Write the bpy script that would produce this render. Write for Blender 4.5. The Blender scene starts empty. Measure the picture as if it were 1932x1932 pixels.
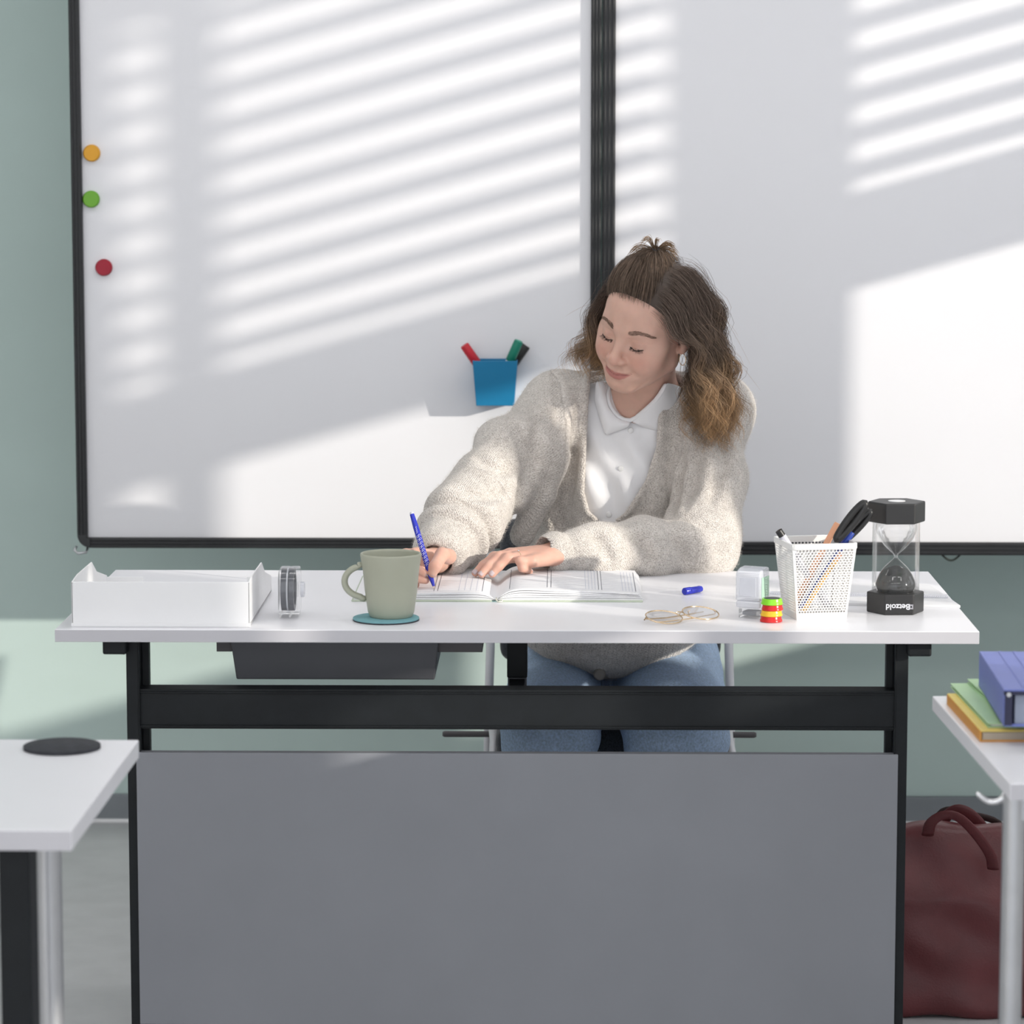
import bpy, bmesh, math, random
import numpy as np
from mathutils import Vector, Matrix
random.seed(7)
RNG = np.random.default_rng(7)
scene = bpy.context.scene
COL = scene.collection
PI = math.pi

# ------------------------------------------------------------------ camera, world, sun, exposure
CAM = np.array([0.063, -4.637, 1.504]); FPX = 5850.0; YAW = 0.0149; PIT = 0.1209
cam_d = bpy.data.cameras.new('camera')
cam_d.sensor_width = 36.0
cam_d.lens = 36.0 * FPX / 1932.0
cam_d.clip_end = 200
cam_d.dof.use_dof = True
cam_d.dof.focus_distance = 5.12
cam_d.dof.aperture_fstop = 6.3
cam = bpy.data.objects.new('camera', cam_d)
COL.objects.link(cam)
cam.location = CAM
cam.rotation_euler = (PI / 2 - PIT, 0, YAW)
scene.camera = cam

world = bpy.data.worlds.new('world')
scene.world = world
world.use_nodes = True
bg = world.node_tree.nodes['Background']
bg.inputs['Color'].default_value = (0.92, 0.95, 1.0, 1)
bg.inputs['Strength'].default_value = 1.0

SUN_DIR = Vector((-1.0, 0.60, -0.28)).normalized()
sun_d = bpy.data.lights.new('sun', 'SUN')
sun_d.energy = 2.2
sun_d.angle = math.radians(0.72)
sun_d.color = (1.0, 0.94, 0.84)
sun = bpy.data.objects.new('sun', sun_d)
COL.objects.link(sun)
sun.location = (6, -5, 4)
sun.rotation_euler = SUN_DIR.to_track_quat('-Z', 'Y').to_euler()

vs = scene.view_settings
vs.view_transform = 'Standard'
vs.look = 'None'
vs.gamma = 1.0
vs.use_curve_mapping = False
vs.exposure = 0.70
scene.cycles.transparent_max_bounces = 32

# ------------------------------------------------------------------ photo point -> place in the room (surveying helper)
_F = np.array([-math.sin(YAW) * math.cos(PIT), math.cos(YAW) * math.cos(PIT), -math.sin(PIT)])
_R = np.array([math.cos(YAW), math.sin(YAW), 0.0])
_U = np.cross(_R, _F)
def _ray(px, py): return _F + _R * (px - 966) / FPX + _U * (966 - py) / FPX
def PY(px, py, Y):
    d = _ray(px, py); return CAM + d * ((Y - CAM[1]) / d[1])
def PZ(px, py, Z):
    d = _ray(px, py); return CAM + d * ((Z - CAM[2]) / d[2])

# ------------------------------------------------------------------ materials
MATS = {}
def nd(nt, t, **kw):
    n = nt.nodes.new(t)
    for k, v in kw.items():
        if k.startswith('i_'): n.inputs[k[2:].replace('_', ' ')].default_value = v
        else: setattr(n, k, v)
    return n
def mat(name, col, rough=0.5, metal=0.0, spec=0.5, var=0.0, vscale=20.0, bump=0.0, bscale=200.0, sss=0.0,
        trans=0.0, alpha=1.0, attr=None, sheen=0.0, coat=0.0, ior=1.45, stretch=None):
    m = bpy.data.materials.new(name); m.use_nodes = True
    nt = m.node_tree; b = nt.nodes['Principled BSDF']
    c = (col[0], col[1], col[2], 1)
    b.inputs['Base Color'].default_value = c
    b.inputs['Roughness'].default_value = rough
    b.inputs['Metallic'].default_value = metal
    b.inputs['Specular IOR Level'].default_value = spec
    b.inputs['IOR'].default_value = ior
    b.inputs['Transmission Weight'].default_value = trans
    b.inputs['Alpha'].default_value = alpha
    b.inputs['Sheen Weight'].default_value = sheen
    b.inputs['Coat Weight'].default_value = coat
    if sss:
        b.inputs['Subsurface Weight'].default_value = sss
        b.inputs['Subsurface Radius'].default_value = (1.0, 0.35, 0.2)
        b.inputs['Subsurface Scale'].default_value = 0.006
    src = None
    if attr:
        a = nd(nt, 'ShaderNodeAttribute', attribute_name=attr); src = a.outputs['Color']
    tc = nd(nt, 'ShaderNodeTexCoord')
    vec = tc.outputs['Object']
    if stretch:
        mp = nd(nt, 'ShaderNodeMapping'); mp.inputs['Scale'].default_value = stretch
        nt.links.new(vec, mp.inputs['Vector']); vec = mp.outputs['Vector']
    if var:
        n = nd(nt, 'ShaderNodeTexNoise', i_Scale=vscale, i_Detail=4.0)
        nt.links.new(vec, n.inputs['Vector'])
        mr = nd(nt, 'ShaderNodeMapRange'); mr.inputs[1].default_value = 0.3; mr.inputs[2].default_value = 0.7
        mr.inputs[3].default_value = 1 - var; mr.inputs[4].default_value = 1 + var
        nt.links.new(n.outputs['Fac'], mr.inputs[0])
        mx = nd(nt, 'ShaderNodeMix', data_type='RGBA', blend_type='MULTIPLY'); mx.inputs[0].default_value = 1
        if src: nt.links.new(src, mx.inputs[6])
        else: mx.inputs[6].default_value = c
        nt.links.new(mr.outputs[0], mx.inputs[7]); src = mx.outputs[2]
    if src: nt.links.new(src, b.inputs['Base Color'])
    if bump:
        n2 = nd(nt, 'ShaderNodeTexNoise', i_Scale=bscale, i_Detail=3.0)
        nt.links.new(vec, n2.inputs['Vector'])
        bp = nd(nt, 'ShaderNodeBump', i_Strength=bump, i_Distance=0.002)
        nt.links.new(n2.outputs['Fac'], bp.inputs['Height'])
        nt.links.new(bp.outputs['Normal'], b.inputs['Normal'])
    MATS[name] = m
    return m
def clear_mat(name, tint=(1, 1, 1), refl=0.12, rough=0.02, density=0.0, edge=(0.75, 0.78, 0.78), blend=0.18):
    """thin clear plastic or glass: see-through head on, brighter and denser towards the rim"""
    m = bpy.data.materials.new(name); m.use_nodes = True
    nt = m.node_tree; nt.nodes.clear()
    out = nd(nt, 'ShaderNodeOutputMaterial')
    tr = nd(nt, 'ShaderNodeBsdfTransparent'); tr.inputs[0].default_value = (*tint, 1)
    gl = nd(nt, 'ShaderNodeBsdfGlossy'); gl.inputs['Roughness'].default_value = rough; gl.inputs[0].default_value = (1, 1, 1, 1)
    df = nd(nt, 'ShaderNodeBsdfDiffuse'); df.inputs[0].default_value = (*edge, 1)
    lw = nd(nt, 'ShaderNodeLayerWeight'); lw.inputs['Blend'].default_value = blend
    m1 = nd(nt, 'ShaderNodeMath', operation='MULTIPLY_ADD'); m1.inputs[1].default_value = 0.55; m1.inputs[2].default_value = refl
    m1.use_clamp = True
    nt.links.new(lw.outputs['Fresnel'], m1.inputs[0])
    mixd = nd(nt, 'ShaderNodeMixShader'); mixd.inputs[0].default_value = density
    nt.links.new(tr.outputs[0], mixd.inputs[1]); nt.links.new(df.outputs[0], mixd.inputs[2])
    mix = nd(nt, 'ShaderNodeMixShader')
    nt.links.new(m1.outputs[0], mix.inputs[0]); nt.links.new(mixd.outputs[0], mix.inputs[1]); nt.links.new(gl.outputs[0], mix.inputs[2])
    nt.links.new(mix.outputs[0], out.inputs[0])
    MATS[name] = m
    return m

mat('wall_green', (0.535, 0.655, 0.625), 0.85, var=0.03, vscale=3, bump=0.08, bscale=180)
mat('wall_white', (0.82, 0.82, 0.81), 0.9, var=0.02, vscale=3)
mat('floor', (0.56, 0.56, 0.57), 0.55, var=0.05, vscale=12, bump=0.05, bscale=60)
mat('skirting', (0.24, 0.26, 0.28), 0.6, var=0.04)
mat('board', (0.79, 0.79, 0.82), 0.28, var=0.01, vscale=2)
mat('black_alu', (0.012, 0.013, 0.015), 0.38, spec=0.6, var=0.15, vscale=30)
mat('black_steel', (0.009, 0.011, 0.013), 0.5, spec=0.3, var=0.12, vscale=30, bump=0.06, bscale=900)
mat('desk_white', (0.85, 0.85, 0.885), 0.32, var=0.012, vscale=5, bump=0.02, bscale=700)
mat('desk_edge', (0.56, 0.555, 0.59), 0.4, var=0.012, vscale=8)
mat('panel_grey', (0.235, 0.245, 0.27), 0.55, var=0.03, vscale=6, bump=0.03, bscale=500)
mat('drawer_grey', (0.085, 0.088, 0.10), 0.5, var=0.05, vscale=10)
mat('dark_grey', (0.10, 0.095, 0.10), 0.6, var=0.05)
mat('silver', (0.55, 0.56, 0.58), 0.35, metal=0.85, var=0.05)
mat('chrome', (0.75, 0.75, 0.76), 0.15, metal=1.0, var=0.02)
mat('white_tube', (0.74, 0.745, 0.78), 0.35, var=0.01)
mat('chair_fabric', (0.055, 0.06, 0.07), 0.9, var=0.45, vscale=420, bump=0.6, bscale=500, sheen=0.3)
mat('tray', (0.90, 0.90, 0.91), 0.4, var=0.01)
mat('mug', (0.43, 0.44, 0.35), 0.42, var=0.015, vscale=15)
mat('coaster_blue', (0.20, 0.42, 0.46), 0.85, var=0.06, vscale=300, bump=0.2, bscale=900)
mat('coaster_black', (0.035, 0.037, 0.045), 0.8, var=0.25, vscale=90)
mat('paper', (0.84, 0.84, 0.86), 0.75, var=0.01)
mat('cover_green', (0.52, 0.58, 0.47), 0.6, var=0.03)
mat('cover_teal', (0.33, 0.50, 0.47), 0.6, var=0.03)
mat('ink_grey', (0.14, 0.14, 0.17), 0.8, var=0.05)
mat('ink_pale', (0.52, 0.55, 0.66), 0.8, var=0.05)
mat('ribbon', (0.72, 0.72, 0.62), 0.7, var=0.05)
mat('pen_blue', (0.025, 0.035, 0.42), 0.25, var=0.05)
mat('pen_tip', (0.75, 0.55, 0.48), 0.4, var=0.02)
mat('pen_grey', (0.55, 0.55, 0.62), 0.4, var=0.02)
mat('print_white', (0.75, 0.76, 0.82), 0.5, var=0.02)
mat('plastic_black', (0.022, 0.022, 0.023), 0.35, var=0.08)
mat('plastic_dblue', (0.03, 0.06, 0.32), 0.3, var=0.05)
mat('plastic_orange', (0.80, 0.40, 0.24), 0.4, var=0.04)
mat('pencil_yellow', (0.85, 0.45, 0.07), 0.4, var=0.04)
mat('marker_white', (0.78, 0.78, 0.80), 0.4, var=0.02)
mat('marker_red', (0.55, 0.02, 0.035), 0.4, var=0.05)
mat('marker_green', (0.01, 0.21, 0.14), 0.4, var=0.05)
mat('marker_green_light', (0.08, 0.42, 0.30), 0.4, var=0.05)
mat('cup_blue', (0.012, 0.20, 0.40), 0.4, var=0.03)
mat('magnet_green', (0.16, 0.42, 0.03), 0.4, var=0.03)
mat('magnet_red', (0.36, 0.005, 0.025), 0.4, var=0.03)
mat('magnet_orange', (0.75, 0.36, 0.02), 0.4, var=0.03)
mat('stack_red', (0.62, 0.02, 0.02), 0.25, var=0.03)
mat('stack_yellow', (0.85, 0.50, 0.03), 0.25, var=0.03)
mat('stack_green', (0.25, 0.70, 0.03), 0.25, var=0.03)
mat('wire_white', (0.82, 0.82, 0.81), 0.4, var=0.01)
mat('gold', (0.78, 0.60, 0.40), 0.18, metal=1.0, var=0.02)
mat('sand_black', (0.018, 0.018, 0.02), 0.9, var=0.4, vscale=900, bump=0.5, bscale=1200)
mat('glass_cap', (0.026, 0.026, 0.027), 0.4, var=0.08)
mat('glass_cap_top', (0.05, 0.05, 0.045), 0.3, var=0.08)
mat('tape_core', (0.05, 0.055, 0.07), 0.35, var=0.1)
mat('tape_white', (0.60, 0.62, 0.66), 0.3, var=0.02)
mat('stamp_green', (0.45, 0.68, 0.55), 0.3, var=0.03)
mat('binder_blue', (0.16, 0.20, 0.52), 0.45, var=0.04, bump=0.05, bscale=300)
mat('binder_edge', (0.02, 0.022, 0.06), 0.4, var=0.05)
mat('binder_label', (0.30, 0.34, 0.44), 0.5, var=0.05)
mat('folder_green', (0.46, 0.68, 0.40), 0.5, var=0.04)
mat('folder_orange', (0.62, 0.28, 0.05), 0.5, var=0.05)
mat('folder_yellow', (0.80, 0.62, 0.16), 0.5, var=0.04)
mat('folder_beige', (0.42, 0.36, 0.28), 0.6, var=0.08)
mat('leather', (0.125, 0.030, 0.033), 0.38, var=0.18, vscale=14, bump=0.25, bscale=260)
mat('leather_dark', (0.03, 0.012, 0.012), 0.5, var=0.1)
mat('skin', (0.6, 0.36, 0.28), 0.48, spec=0.4, sss=0.25, attr='tint', var=0.04, vscale=60, bump=0.12, bscale=900)
mat('nail', (0.52, 0.44, 0.46), 0.2, var=0.03)
mat('eye_white', (0.72, 0.68, 0.66), 0.15, var=0.02)
mat('iris', (0.06, 0.035, 0.02), 0.15, var=0.1)
mat('lash', (0.018, 0.011, 0.008), 0.6, var=0.1)
mat('brow', (0.24, 0.15, 0.11), 0.6, var=0.1)
mat('hair_tie', (0.012, 0.012, 0.014), 0.35, var=0.1)
mat('shirt', (0.82, 0.82, 0.84), 0.65, var=0.01, bump=0.05, bscale=1500, sheen=0.2)
mat('shirt_button', (0.80, 0.80, 0.80), 0.25, var=0.02)
mat('denim', (0.40, 0.53, 0.72), 0.9, var=0.22, vscale=260, bump=0.25, bscale=700)
mat('denim_seam', (0.17, 0.24, 0.36), 0.9, var=0.2, vscale=300)
mat('cardigan_button', (0.30, 0.27, 0.24), 0.5, var=0.1)
mat('shoe', (0.55, 0.54, 0.52), 0.6, var=0.05)
mat('cable', (0.03, 0.04, 0.035), 0.5, var=0.1)
clear_mat('clear_plastic', refl=0.04, density=0.07, edge=(0.86, 0.88, 0.92))
clear_mat('frost_plastic', refl=0.06, density=0.45, edge=(0.82, 0.84, 0.92), rough=0.2)
clear_mat('clear_glass', refl=0.02, density=0.012, edge=(0.8, 0.83, 0.85))
clear_mat('bulb_glass', refl=0.03, density=0.03, edge=(0.7, 0.75, 0.78), blend=0.36)
clear_mat('lens', refl=0.02, density=0.01, blend=0.06)

def knit_mat():
    m = bpy.data.materials.new('knit'); m.use_nodes = True
    nt = m.node_tree; b = nt.nodes['Principled BSDF']
    b.inputs['Roughness'].default_value = 0.95
    b.inputs['Specular IOR Level'].default_value = 0.1
    b.inputs['Sheen Weight'].default_value = 0.35
    b.inputs['Sheen Roughness'].default_value = 0.6
    L = nt.links.new
    at = nd(nt, 'ShaderNodeAttribute', attribute_name='knit')
    sp = nd(nt, 'ShaderNodeSeparateXYZ'); L(at.outputs['Vector'], sp.inputs[0])
    def math_(op, a, b_=None, c=None):
        n = nd(nt, 'ShaderNodeMath', operation=op)
        for i, v in enumerate((a, b_, c)):
            if v is None: continue
            if isinstance(v, (int, float)): n.inputs[i].default_value = v
            else: L(v, n.inputs[i])
        return n.outputs[0]
    w, h = 0.0062, 0.0046
    col = math_('DIVIDE', sp.outputs['Y'], w)
    tri = math_('PINGPONG', col, 0.5)                     # 0..0.5 across half a wale
    row = math_('DIVIDE', sp.outputs['X'], h)
    ph = math_('ADD', row, math_('MULTIPLY', tri, 1.5))
    s = math_('SINE', math_('MULTIPLY', ph, 2 * PI))
    wv = math_('SINE', math_('MULTIPLY', tri, 2 * PI))
    hgt = math_('ADD', math_('MULTIPLY', s, 0.5), wv)
    tc = nd(nt, 'ShaderNodeTexCoord')
    n1 = nd(nt, 'ShaderNodeTexNoise', i_Scale=420.0, i_Detail=3.0); L(tc.outputs['Object'], n1.inputs['Vector'])
    n2 = nd(nt, 'ShaderNodeTexNoise', i_Scale=55.0, i_Detail=3.0); L(tc.outputs['Object'], n2.inputs['Vector'])
    hsum = math_('ADD', hgt, math_('MULTIPLY', n1.outputs['Fac'], 2.2))
    bp = nd(nt, 'ShaderNodeBump', i_Strength=0.55, i_Distance=0.0016)
    L(hsum, bp.inputs['Height']); L(bp.outputs['Normal'], b.inputs['Normal'])
    r1 = nd(nt, 'ShaderNodeValToRGB'); L(n1.outputs['Fac'], r1.inputs[0])
    e = r1.color_ramp.elements
    e[0].position = 0.30; e[0].color = (0.40, 0.355, 0.325, 1)
    e[1].position = 0.50; e[1].color = (0.67, 0.62, 0.575, 1)
    e2 = r1.color_ramp.elements.new(0.72); e2.color = (0.80, 0.755, 0.71, 1)
    mr = nd(nt, 'ShaderNodeMapRange'); mr.inputs[1].default_value = 0.3; mr.inputs[2].default_value = 0.7
    mr.inputs[3].default_value = 0.88; mr.inputs[4].default_value = 1.08
    L(n2.outputs['Fac'], mr.inputs[0])
    mx = nd(nt, 'ShaderNodeMix', data_type='RGBA', blend_type='MULTIPLY'); mx.inputs[0].default_value = 1
    L(r1.outputs[0], mx.inputs[6]); L(mr.outputs[0], mx.inputs[7])
    gap = math_('MULTIPLY_ADD', hgt, 0.10, 0.90)  # stitch hollows darkened in the colour, shade between the loops painted in
    mx2 = nd(nt, 'ShaderNodeMix', data_type='RGBA', blend_type='MULTIPLY'); mx2.inputs[0].default_value = 0.8
    L(mx.outputs[2], mx2.inputs[6]); L(gap, mx2.inputs[7])
    L(mx2.outputs[2], b.inputs['Base Color'])
    MATS['knit'] = m
knit_mat()
mat('fuzz', (0.70, 0.65, 0.60), 0.9, var=0.05, sheen=0.3)
def hair_mat():
    m = mat('hair', (0.1, 0.06, 0.04), 0.42, spec=0.45, attr='tint', var=0.12, vscale=120)
    nt = m.node_tree; b = nt.nodes['Principled BSDF']; out = nt.nodes['Material Output']
    tl = nd(nt, 'ShaderNodeBsdfTranslucent')
    a = nd(nt, 'ShaderNodeAttribute', attribute_name='tint')
    nt.links.new(a.outputs['Color'], tl.inputs[0])
    mx = nd(nt, 'ShaderNodeMixShader'); mx.inputs[0].default_value = 0.3
    nt.links.new(b.outputs[0], mx.inputs[1]); nt.links.new(tl.outputs[0], mx.inputs[2])
    nt.links.new(mx.outputs[0], out.inputs[0])
hair_mat()

# ------------------------------------------------------------------ mesh building
class MB:
    def __init__(s): s.v = []; s.f = []
    def add(s, vs_, fs):
        o = len(s.v); s.v += [tuple(map(float, p)) for p in vs_]; s.f += [tuple(o + i for i in f) for f in fs]; return s
    def box(s, x0, x1, y0, y1, z0, z1):
        return s.add([(x0,y0,z0),(x1,y0,z0),(x1,y1,z0),(x0,y1,z0),(x0,y0,z1),(x1,y0,z1),(x1,y1,z1),(x0,y1,z1)],
                     [(0,3,2,1),(4,5,6,7),(0,1,5,4),(1,2,6,5),(2,3,7,6),(3,0,4,7)])
    def obox(s, c, ax, ay, az, hx, hy, hz):
        """box with its own axes, half sizes"""
        c, ax, ay, az = map(np.array, (c, ax, ay, az))
        vs_ = [c + ax*hx*i + ay*hy*j + az*hz*k for k in (-1,1) for j, i in ((-1,-1),(-1,1),(1,1),(1,-1))]
        return s.add(vs_, [(0,3,2,1),(4,5,6,7),(0,1,5,4),(1,2,6,5),(2,3,7,6),(3,0,4,7)])
    def lathe(s, prof, n=32, c=(0,0,0), axis='z', closed=False):
        """profile of (radius, height), turned about an upright axis"""
        vs_ = []; fs = []; m = len(prof)
        for i in range(n):
            a = 2*PI*i/n
            for r, z in prof:
                p = (r*math.cos(a), r*math.sin(a), z)
                if axis == 'y': p = (p[0], -p[2], p[1])
                if axis == 'x': p = (p[2], p[0], p[1])
                vs_.append((p[0]+c[0], p[1]+c[1], p[2]+c[2]))
        for i in range(n):
            j = (i+1) % n
            for k in range(m-1 if not closed else m):
                k2 = (k+1) % m
                fs.append((i*m+k, j*m+k, j*m+k2, i*m+k2))
        if not closed:
            if prof[0][0] > 1e-6: fs.append(tuple(i*m for i in range(n))[::-1])
            if prof[-1][0] > 1e-6: fs.append(tuple(i*m+m-1 for i in range(n)))
        return s.add(vs_, fs)
    def tube(s, pts, r, n=10, cap=True, closed=False, flat=1.0, up=None):
        pts = [np.array(p, float) for p in pts]; m = len(pts)
        rs = r if isinstance(r, (list, tuple, np.ndarray)) else [r]*m
        T = []
        for i in range(m):
            if closed: t = pts[(i+1) % m] - pts[i-1]
            else: t = pts[min(i+1, m-1)] - pts[max(i-1, 0)]
            T.append(t/(np.linalg.norm(t)+1e-12))
        u = np.array(up, float) if up is not None else (np.array([0,0,1.0]) if abs(T[0][2]) < 0.9 else np.array([1.0,0,0]))
        vs_ = []
        for i in range(m):
            u = u - T[i]*(u @ T[i]); u /= np.linalg.norm(u)+1e-12
            w = np.cross(T[i], u)
            for k in range(n):
                a = 2*PI*k/n
                vs_.append(pts[i] + rs[i]*(math.cos(a)*u*flat + math.sin(a)*w))
        fs = []
        for i in range(m if closed else m-1):
            j = (i+1) % m
            for k in range(n):
                k2 = (k+1) % n
                fs.append((i*n+k, i*n+k2, j*n+k2, j*n+k))
        if cap and not closed:
            fs.append(tuple(range(n))[::-1]); fs.append(tuple((m-1)*n+k for k in range(n)))
        return s.add(vs_, fs)
    def prism(s, poly, h, org=(0,0,0), ax=(1,0,0), ay=(0,1,0), az=(0,0,1)):
        """outline in the ax/ay plane, pushed h along az"""
        org, ax, ay, az = map(lambda q: np.array(q, float), (org, ax, ay, az)); n = len(poly)
        vs_ = [org + ax*p[0] + ay*p[1] for p in poly] + [org + ax*p[0] + ay*p[1] + az*h for p in poly]
        return s.add(vs_, [tuple(range(n))[::-1], tuple(range(n, 2*n))] + [(i, (i+1) % n, n+(i+1) % n, n+i) for i in range(n)])
    def grid(s, P):
        """surface through an array of points [i][j]"""
        P = np.array(P, float); a, b = P.shape[:2]
        return s.add(P.reshape(-1, 3), [(i*b+j, (i+1)*b+j, (i+1)*b+j+1, i*b+j+1) for i in range(a-1) for j in range(b-1)])
    def build(s, name, m, parent=None, smooth=False, bevel=0.0, seg=2, solid=0.0, sub=0, angle=40):
        me = bpy.data.meshes.new(name); me.from_pydata(s.v, [], s.f); me.validate()
        bm = bmesh.new(); bm.from_mesh(me); bmesh.ops.recalc_face_normals(bm, faces=bm.faces); bm.to_mesh(me); bm.free()
        return link(name, me, m, parent, smooth, bevel, seg, solid, sub, angle)
def link(name, me, m, parent=None, smooth=False, bevel=0.0, seg=2, solid=0.0, sub=0, angle=40):
    o = bpy.data.objects.new(name, me); COL.objects.link(o)
    if m: me.materials.append(MATS[m] if isinstance(m, str) else m)
    if solid:
        md = o.modifiers.new('solid', 'SOLIDIFY'); md.thickness = solid; md.offset = 0
    if sub:
        md = o.modifiers.new('sub', 'SUBSURF'); md.levels = sub; md.render_levels = sub
    if bevel:
        md = o.modifiers.new('bevel', 'BEVEL'); md.width = bevel; md.segments = seg; md.limit_method = 'ANGLE'
        md.angle_limit = math.radians(35); md.harden_normals = False
    if smooth:
        for p in me.polygons: p.use_smooth = True
        if smooth != 'all':
            me.set_sharp_from_angle(angle=math.radians(angle))
    if parent is not None: o.parent = parent
    return o
def tag(o, label, cat=None, group=None, kind=None):
    if label: o['label'] = label
    if cat: o['category'] = cat
    if group: o['group'] = group
    if kind: o['kind'] = kind
    return o
def thing(name, label, cat, loc=(0,0,0), rz=0.0, group=None):
    o = bpy.data.objects.new(name, None); COL.objects.link(o)
    o.empty_display_size = 0.05
    o.location = loc; o.rotation_euler = (0, 0, rz)
    return tag(o, label, cat, group)
def struct(o): o['kind'] = 'structure'; return o
def wparent(o, root):
    """hang a part that was built in room coordinates under its thing"""
    o.parent = root
    M = Matrix.Translation(Vector(root.location)) @ Matrix.Rotation(root.rotation_euler[2], 4, 'Z')
    o.matrix_parent_inverse = M.inverted()
    return o
def circle(r, n, z=0.0, c=(0, 0)): return [(c[0]+r*math.cos(2*PI*i/n), c[1]+r*math.sin(2*PI*i/n), z) for i in range(n)]

# ================================================================== the room
WALL_Y = 2.07; BOARD_Y = 1.60; WIN_X = 2.60
ZTOP = 3.0; BACK_Y = -7.0; LEFT_X = -3.6
struct(MB().box(LEFT_X-.3, WIN_X+.3, BACK_Y, WALL_Y+.2, -0.1, 0).build('floor', 'floor'))
struct(MB().box(LEFT_X-.3, WIN_X+.3, WALL_Y, WALL_Y+.2, 0, ZTOP).build('wall_back', 'wall_green'))
struct(MB().box(LEFT_X-.3, WIN_X+.3, BACK_Y, WALL_Y+.2, ZTOP, ZTOP+.2).build('ceiling', 'wall_white'))
struct(MB().box(LEFT_X, WIN_X, WALL_Y-.014, WALL_Y, 0, 0.062).build('baseboard_back', 'skirting', bevel=0.003))
struct(MB().box(LEFT_X, WIN_X, WALL_Y-.020, WALL_Y-.0, -0.001, 0.008).build('trim_1', 'tray', bevel=0.003))
# window wall on the right: piers between the openings, sill and lintel
struct(MB().box(LEFT_X-.3, LEFT_X-.1, BACK_Y, WALL_Y+.2, 0, ZTOP).build('wall_left', 'wall_white'))
SY, SZ = 0.60, 0.28        # how far the sun moves in depth and down for each metre it crosses the room
def win_y(px):        # where the sun that reaches this point of the board passes the window wall
    x = PY(px, 700, BOARD_Y)[0]
    return BOARD_Y - SY*(WIN_X - x)
yA1 = win_y(1560); yB1 = win_y(1255); yB0 = win_y(372); yC1 = win_y(300); yC0 = win_y(185)
SILL, HEAD = 1.23, 2.72
pB = PY(390, 890, BOARD_Y); z_foot = pB[2] + SZ*(WIN_X - pB[0])
pS = PY(372, 722, BOARD_Y); z_stack = pS[2] + SZ*(WIN_X - pS[0])
PITCH = 0.0735
# openings along the wall: (from, to, foot of the blind, label)
openings = [(yA1, yA1+0.80, z_foot, 'slatted blind on the window nearest the whiteboards'),
            (yB0, yB1, z_foot, 'slatted blind on the second window from the whiteboards'),
            (yC0, yC1, z_foot, 'narrow slatted blind on the slim third window'),
            (-0.79, -0.655, z_foot, 'narrow slatted blind on the fourth window from the whiteboards'),
            (-1.34, -0.885, z_foot, 'slatted blind on the fifth window from the whiteboards'),
            (-1.70, -1.40, 1.43, 'narrow slatted blind pulled lowest of all'),
            (-1.81, -1.735, z_foot, 'slim slatted blind on the sixth window from the whiteboards'),
            (-3.60, -2.55, 1.32, 'slatted blind on the seventh window from the whiteboards'),
            (-5.00, -3.85, 1.32, 'slatted blind on the window farthest from the whiteboards')]
ys = sorted([v for o in openings for v in o[:2]])
w = MB()
WT = .05
w.box(WIN_X+.01, WIN_X+WT, -1.81, -1.735, SILL, 1.50)      # raised parapet added in one bay, holds sun off the desk's front panel
for q0, q1, zs in ((BACK_Y, yA1, SILL), (yA1, yA1+.80, .94), (yA1+.80, WALL_Y, SILL)): w.box(WIN_X, WIN_X+WT, q0, q1, 0, zs)
w.box(WIN_X, WIN_X+WT, BACK_Y, WALL_Y, HEAD, ZTOP)
edges = [BACK_Y] + ys + [WALL_Y]
for i in range(0, len(edges), 2): w.box(WIN_X, WIN_X+WT, edges[i], edges[i+1], SILL, HEAD)
struct(w.build('wall_right', 'wall_white'))
slat_me = None
for i, (a, b, zf, lab) in enumerate(openings):
    fr = MB()
    sl_ = .94 if i == 0 else SILL
    for z0, z1 in ((sl_, sl_+.02), (HEAD-.04, HEAD)): fr.box(WIN_X+.01, WIN_X+.045, a, b, z0, z1)
    o = struct(fr.build('window_%d' % (i+1), 'wall_white'))
    a, b = a-.016, b+.016
    root = thing('window_blind', lab, 'blind', (WIN_X-.03, (a+b)/2, zf), group='blinds on the window wall')
    hs_ = MB().obox((0, 0, 0), (math.cos(.42), 0, -math.sin(.42)), (0, 1, 0), (math.sin(.42), 0, math.cos(.42)), .029, (b-a)/2, .0008)
    me_ = None
    zz = z_stack + PITCH*0.62
    while zz < HEAD:
        if me_ is None:
            o = hs_.build('slat', 'wall_white', root); me_ = o.data
        else:
            o = bpy.data.objects.new('slat', me_); COL.objects.link(o); o.parent = root
        o.location = (0, 0, zz-zf); zz += PITCH
    n = int((z_stack-zf)/.009); prof = []
    for k in range(n+1): prof += [(-.026 if k % 2 else -.018, zf+(z_stack-zf)*k/n)]
    prof += [(.026 if k % 2 else .018, zf+(z_stack-zf)*k/n) for k in range(n, -1, -1)]
    wparent(MB().prism([(WIN_X-.03+u, v) for u, v in prof], b-a, (0, a, 0), (1, 0, 0), (0, 0, 1), (0, 1, 0)).build('gathered_slats', 'wall_white'), root)

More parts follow.
